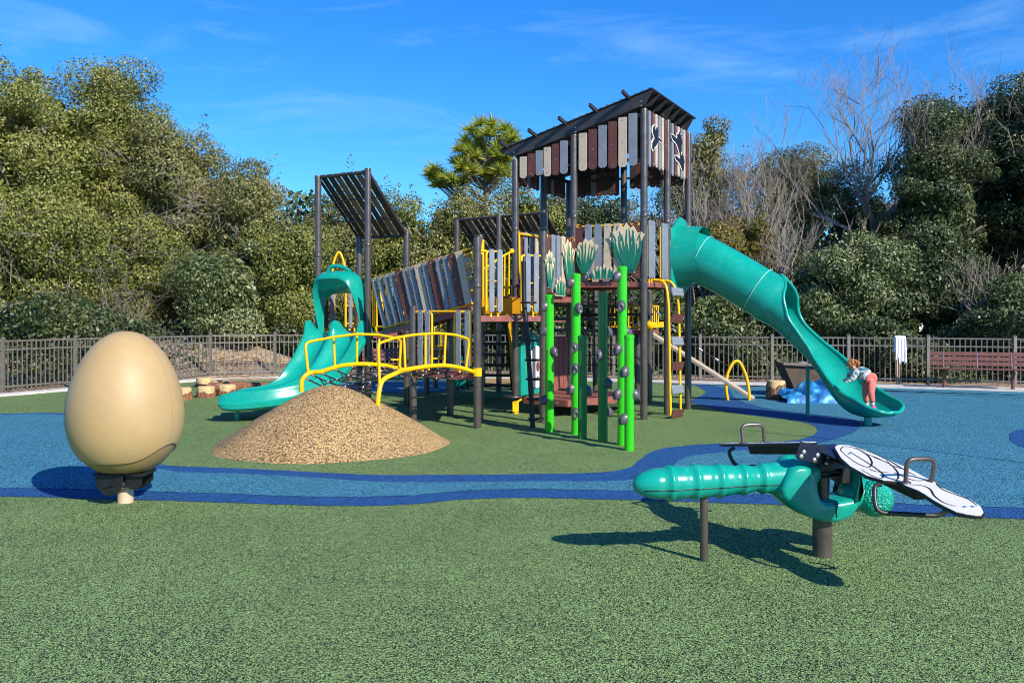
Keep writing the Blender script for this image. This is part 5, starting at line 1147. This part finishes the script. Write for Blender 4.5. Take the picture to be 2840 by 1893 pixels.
def wmesh(poly, h0, h1, s):
    k = len(poly); vs = [Wp(d, l, h0, s) for d, l in poly] + [Wp(d, l, h1, s) for d, l in poly]
    fs = [tuple(range(k))[::-1], tuple(range(k, 2 * k))] + [(i, (i + 1) % k, k + (i + 1) % k, k + i) for i in range(k)]; return vs, fs
inner = grow(wo, -.008)
marks = [[(1372, 240), (1350, 215), (1375, 196), (1440, 208), (1500, 240), (1530, 275), (1534, 303), (1512, 320), (1455, 300), (1405, 268), (1372, 240)],
         [(1440, 203), (1540, 235), (1640, 282), (1700, 318), (1755, 350), (1800, 372)], [(1404, 225), (1440, 250), (1520, 300), (1590, 350), (1603, 372), (1588, 385), (1540, 372), (1470, 332)],
         [(1520, 330), (1560, 345), (1640, 352)], [(1620, 280), (1665, 320), (1690, 355), (1690, 385), (1675, 400)], [(1480, 232), (1560, 262), (1640, 300)], [(1545, 260), (1610, 284)], [(1640, 306), (1720, 330)], [(1665, 350), (1745, 385), (1800, 400), (1870, 395)],
         [(1765, 425), (1830, 428), (1880, 450), (1905, 490), (1960, 530), (2030, 552)], [(1915, 420), (1960, 455), (2040, 485), (2110, 512), (2158, 548)]]
for s in (1, -1):
    g = MB(); g.add(*wmesh(wo, -.012, .006, s)); w_ = g.build('wing', M['black'], DF, smooth=0, fix=True, bev=.003); w_['label'] = 'white wing facing the camera with black line pattern' if s == 1 else 'far wing seen edge on'
    g = MB(); g.add(*wmesh(inner, .0065, .010, s)); g.build('wing_face', M['white'], w_, smooth=0, fix=True)
    g = MB()
    for m_ in marks:
        pp_ = [W5(x, y) for x, y in m_]; pp_ = spl([(a, b_, 0) for a, b_ in pp_], 4); wdt = .0048; L, Rr = [], []
        for i in range(len(pp_)):
            t = (pp_[min(i + 1, len(pp_) - 1)] - pp_[max(i - 1, 0)]); t = t.normalized() if t.length > 1e-6 else Vector((1, 0, 0)); n_ = Vector((-t.y, t.x, 0)); ww = wdt * (.45 + .75 * math.sin(math.pi * i / (len(pp_) - 1)))
            L.append(Wp((pp_[i] + n_ * ww).x, (pp_[i] + n_ * ww).y, .0115, s)); Rr.append(Wp((pp_[i] - n_ * ww).x, (pp_[i] - n_ * ww).y, .0115, s))
        g.grid([L, Rr])
    g.build('wing_lines', M['black'], w_, smooth=0)
    g = MB(); arm = [[Wp(d, l, h, s) for l, h in ((-.05, -.012), (.05, -.012), (.035, -.075), (-.035, -.075))] for d in (.10, .95)]; g.grid(arm, cu=True); g.add(arm[1], [(0, 1, 2, 3)]); g.build('wing_arm', M['black'], w_, smooth=0, fix=True)
    for x, y in ((1404, 240), (2085, 558), (2133, 556), (1750, 408), (1876, 398)):
        d, l = W5(x, y); g = MB(); g.lathe(Wp(d, l, .010, s), [(.011, 0), (.010, .006), (0, .009)], 10); g.build('bolt', M['steel'], w_, smooth=40)
    (d0, l0), (d1_, l1_) = W5(1735, 412), W5(1888, 402)
    g = MB(); g.tube(bend([Wp(d0, l0, .01, s), Wp(d0 - .01, l0, .15, s), Wp(d1_ + .01, l1_, .15, s), Wp(d1_, l1_, .01, s)], .05), .0135, 12)
    for d, l in ((d0, l0), (d1_, l1_)): g.lathe(Wp(d, l, .008, s), [(.032, 0), (.03, .008), (.016, .012)], 14)
    g.build('handle', M['bronze'], w_, smooth=60)
    c0 = Vector(((d0 + d1_) / 2, (l0 + l1_) / 2)); e = .13
    g = MB(); g.tube(bend([Wp(c0.x - .08, l0 - .10, -.02, s), Wp(c0.x - .10, l0 - .14, -.03, s), Wp(c0.x - .02, l0 - .17, -.17, s), Wp(c0.x + .10, l1_ + .02, -.17, s), Wp(c0.x + .14, l1_ + .06, -.05, s), Wp(c0.x + .10, l1_ + .02, -.02, s)], .06), .0145, 12); g.build('foot_rest', M['roofmetal'], w_, smooth=60)
# ------------------------------------------------------------------ log stumps
def stump(label, x, yb, r, h, bark_, split=.5, seed=0, group='log stumps'):
    c = G(x, yb); c.y += r; rr = random.Random(seed); g = MB(); rows = []; K = 40
    ph = [rr.uniform(0, 6.28) for _ in range(4)]
    def rad(a, z): return r * (1.06 - .10 * z / h + .03 * math.sin(5 * a + ph[0]) + .02 * math.sin(11 * a + ph[1]) * (1 if z < h * .6 else .4))
    zs_ = lambda a: h * (split + .10 * math.sin(3 * a + ph[2]) + .06 * math.sin(8 * a + ph[3]))
    b1 = [[c + Vector((math.cos(a) * (rad(a, z * zs_(a)) + .012), math.sin(a) * (rad(a, z * zs_(a)) + .012), z * zs_(a) - .01 * (z == 0))) for a in [2 * math.pi * j / K for j in range(K)]] for z in (0, .25, .5, .75, 1)]
    g.grid(b1, cu=True); top = [[c + Vector((math.cos(a) * rad(a, z * h) * f, math.sin(a) * rad(a, z * h) * f, z * h)) for a in [2 * math.pi * j / K for j in range(K)]] for z, f in ((.3, 1), (.6, 1), (.92, 1), (.985, .96), (1, .88), (.99, .5), (.99, .01))]
    g2 = MB(); g2.grid(top, cu=True); o = g2.build('log_stump', M['stumptop'], None, smooth=50, fix=True, org=c); tag(o, label, 'log stump', group)
    g.grid([b1[-1], [p.lerp(c + Vector((0, 0, p.z)), .12) for p in b1[-1]]], cu=True); g.build('bark', M[bark_], o, smooth=40, fix=True); return o
stump('brown barked stump beside the blue wave rocks', 2160, 1109, .175, .36, 'stumpbark', .72, 1)
stump('red barked stump standing clear just left of the slide exit', 563, 1103, .165, .215, 'redbark', .45, 2)
stump('red barked stump partly behind the egg', 503, 1109, .14, .23, 'redbark', .55, 3)
stump('red barked stump touching the double slide exit', 622, 1098, .17, .22, 'redbark', .5, 4)
stump('small stump behind the one touching the slide exit', 598, 1085, .13, .22, 'redbark', .2, 5)
stump('stump at the left end of the fallen red log', 560, 1073, .18, .20, 'redbark', .3, 6)
# fallen red log
a, b_ = G(580, 1066, .16), G(790, 1066, .16); a.z = b_.z = .10
g = MB(); g.tube([a, a.lerp(b_, .3) + Vector((0, .05, .01)), a.lerp(b_, .7), b_], [.105, .11, .105, .10], 18, mi=0); d = (a - b_).normalized(); lg = g.build('fallen_log', M['redbark'], None, smooth=50, org=a); tag(lg, 'long red painted log lying in front of the fence at left', 'log')
g = MB(); g.lathe(a + d * .001, [(.095, 0), (.09, .012), (0, .014)], 18, axis=d); g.build('cut_end', M['stumptop'], lg, smooth=40)
# ------------------------------------------------------------------ boat in painted waves
wc = G(2255, 1119); BW = empty('boat_sculpture', wc, 'dark wooden looking boat rising from blue painted wave rocks', 'play sculpture')
rr = random.Random(4); g = MB(); rows = []; NX, NYY = 70, 26
for j in range(NYY + 1):
    row = []
    for i in range(NX + 1):
        u = i / NX; v = j / NYY; x = -.48 + u * 1.55; y = v * .95
        e = math.sin(math.pi * min(1, v * 1.0)) ** .45 * math.sin(math.pi * min(1, max(0, u * .96 + .02))) ** .35
        h = .30 + .10 * math.sin(u * 15 + v * 4) + .07 * math.sin(u * 31 + 1.3 + v * 9) + .05 * math.sin(v * 13 + u * 8) + .03 * math.sin(u * 60 + v * 30)
        row.append(wc + Vector((x + .03 * math.sin(v * 20), y, max(-.02, h * e - .02))))
    rows.append(row)
g.grid(rows); g.build('waves', M['waves'], BW, smooth=50)
g = MB(); hb = [(2172, 1010), (2190, 1048), (2206, 1068), (2330, 1075), (2335, 1016), (2250, 1012)]
Yb = 18.7; f = [P(x, y, Yb) for x, y in [(2204, 1085), (2180, 1030), (2172, 1013), (2176, 1007), (2250, 1012), (2345, 1018), (2350, 1085)]]; bk = [p + Vector((.05, .75, 0)) for p in f]; md_ = [p + Vector((0, .37, 0)) + (Vector((-.05, 0, .02)) if i < 4 else Vector((0, 0, .02))) for i, p in enumerate(f)]
g.grid([f, md_, bk], cu=True); g.add(f, [tuple(range(len(f)))]); g.add(bk, [tuple(range(len(f)))[::-1]]); g.build('hull', M['hull'], BW, smooth=30, fix=True, bev=.02)
g = MB(); g.beam(P(2172, 1008, 18.66), P(2346, 1017, 18.66), .06, .05); g.ball(P(2222, 1008, 19), .09, 10, sc=(1.6, 1, .6)); g.build('gunwale', M['taupe'], BW, smooth=50)
# ------------------------------------------------------------------ benches
def bench(name, c, w, rz, label):
    root = empty(name, c, label, 'bench', 'brown slatted benches'); T = Matrix.Translation(c) @ Matrix.Rotation(rz, 4, 'Z')
    for i, (y, z) in enumerate(((.20, .52), (.23, .625), (.26, .73))):
        g = MB(); g.box(c, (w, .03, .082), mat=Matrix.Rotation(rz, 4, 'Z') @ Matrix.Translation((0, y, z)) @ Matrix.Rotation(R(-14), 4, 'X'))
        for x in (-.36 * w, 0, .36 * w): g.lathe(T @ Vector((x, y - .017, z)), [(.017, 0), (.014, .006), (0, .008)], 8, 1, axis=Matrix.Rotation(rz, 3, 'Z') @ Vector((0, -1, .2)))
        g.build('back_slat', [M['bench'], M['steel']], root, smooth=0)
    for y in (-.22, -.12, -.02, .08):
        g = MB(); g.box(c, (w, .085, .032), mat=Matrix.Rotation(rz, 4, 'Z') @ Matrix.Translation((0, y, .42 + .01 * (y < -.2)))); g.build('seat_slat', M['bench'], root, smooth=0, bev=.006)
    for x in (-.36 * w, 0, .36 * w):
        g = MB(); g.tube([T @ Vector((x, .10, .38)), T @ Vector((x, .19, .48)), T @ Vector((x, .28, .76))], .020, 8); g.build('back_bracket', M['bench'], root, smooth=40)
    for x in (-.36 * w, .36 * w):
        g = MB(); g.lathe(T @ Vector((x, -.02, -.01)), [(.038, 0), (.038, .30), (.05, .33), (.05, .37), (.03, .405)], 16); g.build('leg', M['bench'], root, smooth=50)
    return root
bl, br_ = G(2623, 1079), G(2799, 1084)
bench('park_bench', Vector(((bl.x + br_.x) / 2 + .02, (bl.y + br_.y) / 2, .03)), 1.84, math.atan2(br_.y - bl.y, br_.x - bl.x) * .9, 'red brown slatted bench in front of the fence at the right edge')
bench('park_bench', Vector((-3.25, 23.2, .0)), 1.84, R(2), 'dark red brown bench in the shade behind the yellow net bridge')
# ------------------------------------------------------------------ towel over the fence, and the stake behind it
g = MB(); rows = []; Yt = 21.35
for j in range(22):
    v = j / 21; row = []
    for i in range(33):
        u = i / 32; x = 2484 + (28 + 3 * v) * u; yb = 935 + (1010 - 935 - 8 * abs(math.sin(u * 7.5)) - (10 if u < .3 else 0)) * v
        p = P(x, yb, Yt - .03 - .022 * math.sin(u * 21 + v * 1.2) * (.4 + v) - .03 * v); row.append(p)
    rows.append(row)
bkr = [[p + Vector((0, .10 + .02 * math.sin(i * .9), 0)) for i, p in enumerate(r_)] for r_ in rows]
g.grid([r_ for r_ in bkr[14::-1]] + [[a.lerp(b_, .5) + Vector((0, 0, .03)) for a, b_ in zip(rows[0], bkr[0])]] + rows)
tw = g.build('towel', M['towel'], None, smooth=60, org=rows[0][16]); tag(tw, 'white towel with pale blue folds hung over the fence', 'towel')
mo = tw.modifiers.new('thick', 'SOLIDIFY'); mo.thickness = .006
g = MB(); p = P(2490, 1062, 21.75); g.box((p.x, p.y, .42), (.07, .07, .90)); ps_ = g.build('wooden_stake', M['skincol'], None, smooth=0, org=Vector((p.x, p.y, 0)), bev=.006); tag(ps_, 'pale wooden stake behind the fence under the towel', 'stake')
# white building glimpsed through the trees at right
g = MB(); p = Vector((23, 50, 0)); HB = empty('white_house', p, 'white house glimpsed through the trees at the right', 'house')
g = MB(); g.box((22.5, 52, 2.6), (9, 6, 5.2)); hw = g.build('wall', M['white'], HB, smooth=0)
g = MB(); g.prism([(-5, 5.2), (5, 5.2), (3.4, 7.2), (-3.4, 7.2)], Matrix(((1, 0, 0, 22.5), (0, 0, 1, 52), (0, 1, 0, 0), (0, 0, 0, 1))), 6.8); g.build('roof', M['taupe'], HB, smooth=0)
for x in (19.8, 22.2, 24.8): g = MB(); g.box((x, 48.97, 3.0), (.9, .08, 1.3)); g.build('window', M['navyplate'], HB, smooth=0)
# pole outside the frame, whose shadow crosses the blue rubber
pb = Vector((6.05, 9.95, 0)); g = MB(); g.lathe(pb, [(.018, 0), (.018, 3.2)], 12); pl_ = g.build('thin_pole', M['bronze'], None, smooth=50, org=pb); tag(pl_, 'thin metal pole standing just outside the right edge', 'pole')
# dropped leaves and twigs on the rubber
rr = random.Random(77); spots = [(1804, 1668, .05), (2315, 1479, .05), (2357, 1499, .035), (2625, 1500, .055), (2700, 1275, .04), (2080, 1608, .03), (110, 1196, .03), (57, 1121, .03), (112, 1191, .02), (2430, 1090, .04), (2555, 1099, .05), (2272, 1126, .04), (1185, 1437, .05), (1470, 1530, .07), (375, 1528, .05), (65, 1612, .035), (800, 1560, .03), (2052, 1713, .03), (690, 1705, .03), (497, 1378, .02)]
src = None
for i, (x, y, s) in enumerate(spots):
    c = G(x, y, .013)
    if src is None:
        me = bpy.data.meshes.new('fallen_leaf'); vs = [(-.5, 0, 0), (-.2, -.18, .05), (.2, -.16, .09), (.5, 0, .03), (.2, .18, .02), (-.2, .16, .0)]; me.from_pydata(vs, [], [(0, 1, 2, 3, 4, 5)]); me.materials.append(M['stumptop'])
        o = bpy.data.objects.new('fallen_leaf', me)
    else: o = src.copy()
    COL.objects.link(o); o.location = c; o.scale = (s, s, s); o.rotation_euler = (0, 0, rr.uniform(0, 6)); src = src or o
    tag(o, 'small dry leaf lying on the rubber surface', 'leaf', 'dry leaves on the rubber')
# ------------------------------------------------------------------ the child climbing up the slide exit
def skinned(name, pts, edges, rad, mat, parent, root=0, sub=2, org=None):
    me = bpy.data.meshes.new(name); o = bpy.data.objects.new(name, me); COL.objects.link(o)
    w = wloc(parent) if parent is not None else org
    me.from_pydata([tuple(Vector(p) - w) for p in pts], edges, []); me.materials.append(mat)
    if parent is not None: o.parent = parent
    else: o.location = w
    m_ = o.modifiers.new('skin', 'SKIN'); m_.use_smooth_shade = True; m_.branch_smoothing = .6
    sv = me.skin_vertices[0].data
    for i, r in enumerate(rad): sv[i].radius = (r, r) if not isinstance(r, tuple) else r; sv[i].use_root = (i in root if isinstance(root, tuple) else i == root)
    s = o.modifiers.new('sub', 'SUBSURF'); s.levels = sub; s.render_levels = sub
    return o
def K(x, y, Y): return P(2230 + x / 7.127, 980 + y / 7.127, Y)
pel = K(1310, 505, 14.0)
fR, fL = K(1385, 1100, 13.86), K(1270, 1050, 14.06)
J = dict(pel=pel, sp1=K(1200, 430, 14.04), ch=K(1075, 350, 14.10), nk=K(1000, 300, 14.13), hd=K(945, 245, 14.16), hd2=K(925, 210, 14.17),
         hR=K(1350, 520, 13.94), kR=K(1320, 770, 13.86), aR=K(1360, 985, 13.88), tR=K(1405, 1105, 13.80), heR=K(1352, 1030, 13.90),
         hL=K(1255, 520, 14.08), kL=K(1205, 770, 14.0), aL=K(1240, 985, 14.06), tL=K(1285, 1080, 14.0), heL=K(1232, 1015, 14.08),
         sR=K(1030, 350, 14.0), eR=K(985, 470, 13.92), wR=K(905, 540, 13.90), haR=K(855, 555, 13.92),
         sL=K(1030, 340, 14.22), eL=K(900, 420, 14.22), wL=K(850, 490, 14.22), haL=K(810, 520, 14.2))
names = list(J); ix = {n_: i for i, n_ in enumerate(names)}
ed = [('pel', 'sp1'), ('sp1', 'ch'), ('ch', 'nk'), ('nk', 'hd'), ('hd', 'hd2'), ('pel', 'hR'), ('hR', 'kR'), ('kR', 'aR'), ('aR', 'heR'), ('heR', 'tR'), ('pel', 'hL'), ('hL', 'kL'), ('kL', 'aL'), ('aL', 'heL'), ('heL', 'tL'), ('ch', 'sR'), ('sR', 'eR'), ('eR', 'wR'), ('wR', 'haR'), ('ch', 'sL'), ('sL', 'eL'), ('eL', 'wL'), ('wL', 'haL')]
rad = dict(pel=.042, sp1=.06, ch=.06, nk=.034, hd=.066, hd2=.060, hR=.03, kR=.028, aR=.023, tR=.018, heR=.024, hL=.03, kL=.028, aL=.023, tL=.018, heL=.024, sR=.032, eR=.022, wR=.016, haR=.018, sL=.032, eL=.022, wL=.016, haL=.018)
KID = skinned('person', [J[n_] for n_ in names], [(ix[a], ix[b_]) for a, b_ in ed], [rad[n_] for n_ in names], M['skin'], None, 0, 2, org=Vector((J['heR'].x, J['heR'].y, min(J['heR'].z, J['tR'].z))))
tag(KID, 'small child in coral trousers and printed jacket, bent forward climbing up the slide exit', 'child')
ROOTS = {'trousers': (0, 3, 8), 'jacket': (0, 6, 10)}
def cloth(name, keys, edges, radii, mat, root=0): return skinned(name, [J[k] if isinstance(k, str) else k for k in keys], edges, radii, mat, KID, ROOTS.get(name, root))
def mid(a, b_, t): return J[a].lerp(J[b_], t)
bum = K(1345, 470, 13.98)
pb_ = mid('pel', 'sp1', .30)
cloth('trousers', [mid('pel', 'sp1', .45), J['pel'] + Vector((.012, -.02, .0)), mid('pel', 'hR', 1.2), J['hR'], mid('hR', 'kR', .5), 'kR', mid('kR', 'aR', .5), mid('kR', 'aR', .97), J['hL'], mid('hL', 'kL', .5), 'kL', mid('kL', 'aL', .5), mid('kL', 'aL', .97)],
      [(0, 1), (1, 2), (3, 4), (4, 5), (5, 6), (6, 7), (8, 9), (9, 10), (10, 11), (11, 12)], [.098, .110, .085, .072, .064, .050, .046, .040, .072, .062, .050, .046, .040], M['pants'])
cloth('jacket', [mid('pel', 'sp1', .40), mid('pel', 'sp1', .75), mid('sp1', 'ch', .1), mid('sp1', 'ch', .6), mid('ch', 'nk', .1), mid('ch', 'nk', .75), mid('ch', 'sR', .6), mid('sR', 'eR', .55), 'eR', mid('eR', 'wR', .9), mid('ch', 'sL', .6), mid('sL', 'eL', .5), 'eL', mid('eL', 'wL', .9)],
      [(0, 1), (1, 2), (2, 3), (3, 4), (4, 5), (6, 7), (7, 8), (8, 9), (10, 11), (11, 12), (12, 13)], [.108, .118, .120, .112, .095, .055, .062, .050, .046, .036, .062, .050, .046, .036], M['jacket'])
# hair: cap plus a curly tail, many small curls
rr = random.Random(3); g = MB(); hc = J['hd'].lerp(J['hd2'], .5) + Vector((.012, 0, .012)); g.ball(hc, .076, 18, sc=(1.05, .95, 1.0))
for i in range(40):
    d = Vector((rr.gauss(.25, .6), rr.gauss(-.2, .7), rr.gauss(.6, .5))).normalized(); p = hc + d * .074; q = Vector((rr.gauss(0, 1), rr.gauss(0, 1), rr.gauss(0, 1))).normalized()
    g.tube([p, p + d * .006 + q * .012, p + q * .024 - d * .004], [.006, .006, .003], 5)
tailc = K(1045, 185, 14.12)
for i in range(90):
    d = Vector((rr.gauss(0, 1), rr.gauss(0, 1), rr.gauss(0, 1))).normalized(); p = tailc + d * rr.uniform(.005, .045); q = Vector((rr.gauss(0, 1), rr.gauss(0, 1), rr.gauss(0, 1))).normalized(); g.tube([p, p + q * .015 + d * .01, p + d * .02 + q * .003], [.009, .008, .003], 5)
g.build('hair', M['hair'], KID, smooth=60)
# face on the side turned to the slide, ear towards the camera
g = MB(); hd = J['hd']; g.ball(hd + Vector((.0, -.066, -.006)), .017, 10, sc=(.8, .5, 1.2)); g.ball(hd + Vector((-.068, -.022, -.020)), .010, 8); g.build('ear_and_nose', M['skin'], KID, smooth=60)
g = MB()
for yy in (-.03, .028): g.ball(hd + Vector((-.058, yy, -.002)), .008, 8)
g.build('eyes', M['black'], KID, smooth=60)
g = MB(); g.tube([hd + Vector((-.060, -.018, -.040)), hd + Vector((-.064, 0, -.042)), hd + Vector((-.060, .016, -.040))], .004, 6); g.build('mouth', M['bench'], KID, smooth=60)
for h_, e_, s in (('haR', 'wR', 1), ('haL', 'wL', -1)):
    d = (J[h_] - J[e_]).normalized(); n_ = Vector((.2, -.3, 1)).normalized(); sdv = d.cross(n_).normalized(); pts_, eds, rds = [J[h_] - d * .012], [], [.014]
    for k in range(5):
        off_ = sdv * ((k - 1.6) * .0085) if k < 4 else sdv * (-.016 * s); L = (.030, .035, .033, .026, .022)[k]; b0 = J[h_] + off_ + (d * .006 if k < 4 else -d * .006)
        dd = d if k < 4 else (d - sdv * s * .9).normalized(); i0 = len(pts_); pts_ += [b0, b0 + dd * L * .5 + n_ * .003, b0 + dd * L - n_ * .006]; eds += [(0, i0), (i0, i0 + 1), (i0 + 1, i0 + 2)]; rds += [.0062, .0055, .0045]
    skinned('hand', pts_, eds, rds, M['skin'], KID, 0, 1)
for a, h, t in (('aR', 'heR', 'tR'), ('aL', 'heL', 'tL')):
    skinned('sock', [mid('kR' if a == 'aR' else 'kL', a, .93), J[a], J[h].lerp(J[a], .3)], [(0, 1), (1, 2)], [.031, .031, .032], M['sock'], KID, 0, 1)
    f = (J[t] - J[h]); skinned('shoe', [J[h] + Vector((0, 0, -.005)), J[h].lerp(J[t], .5), J[t]], [(0, 1), (1, 2)], [(.034, .030), (.034, .026), (.026, .018)], M['shoe'], KID, 0, 2)
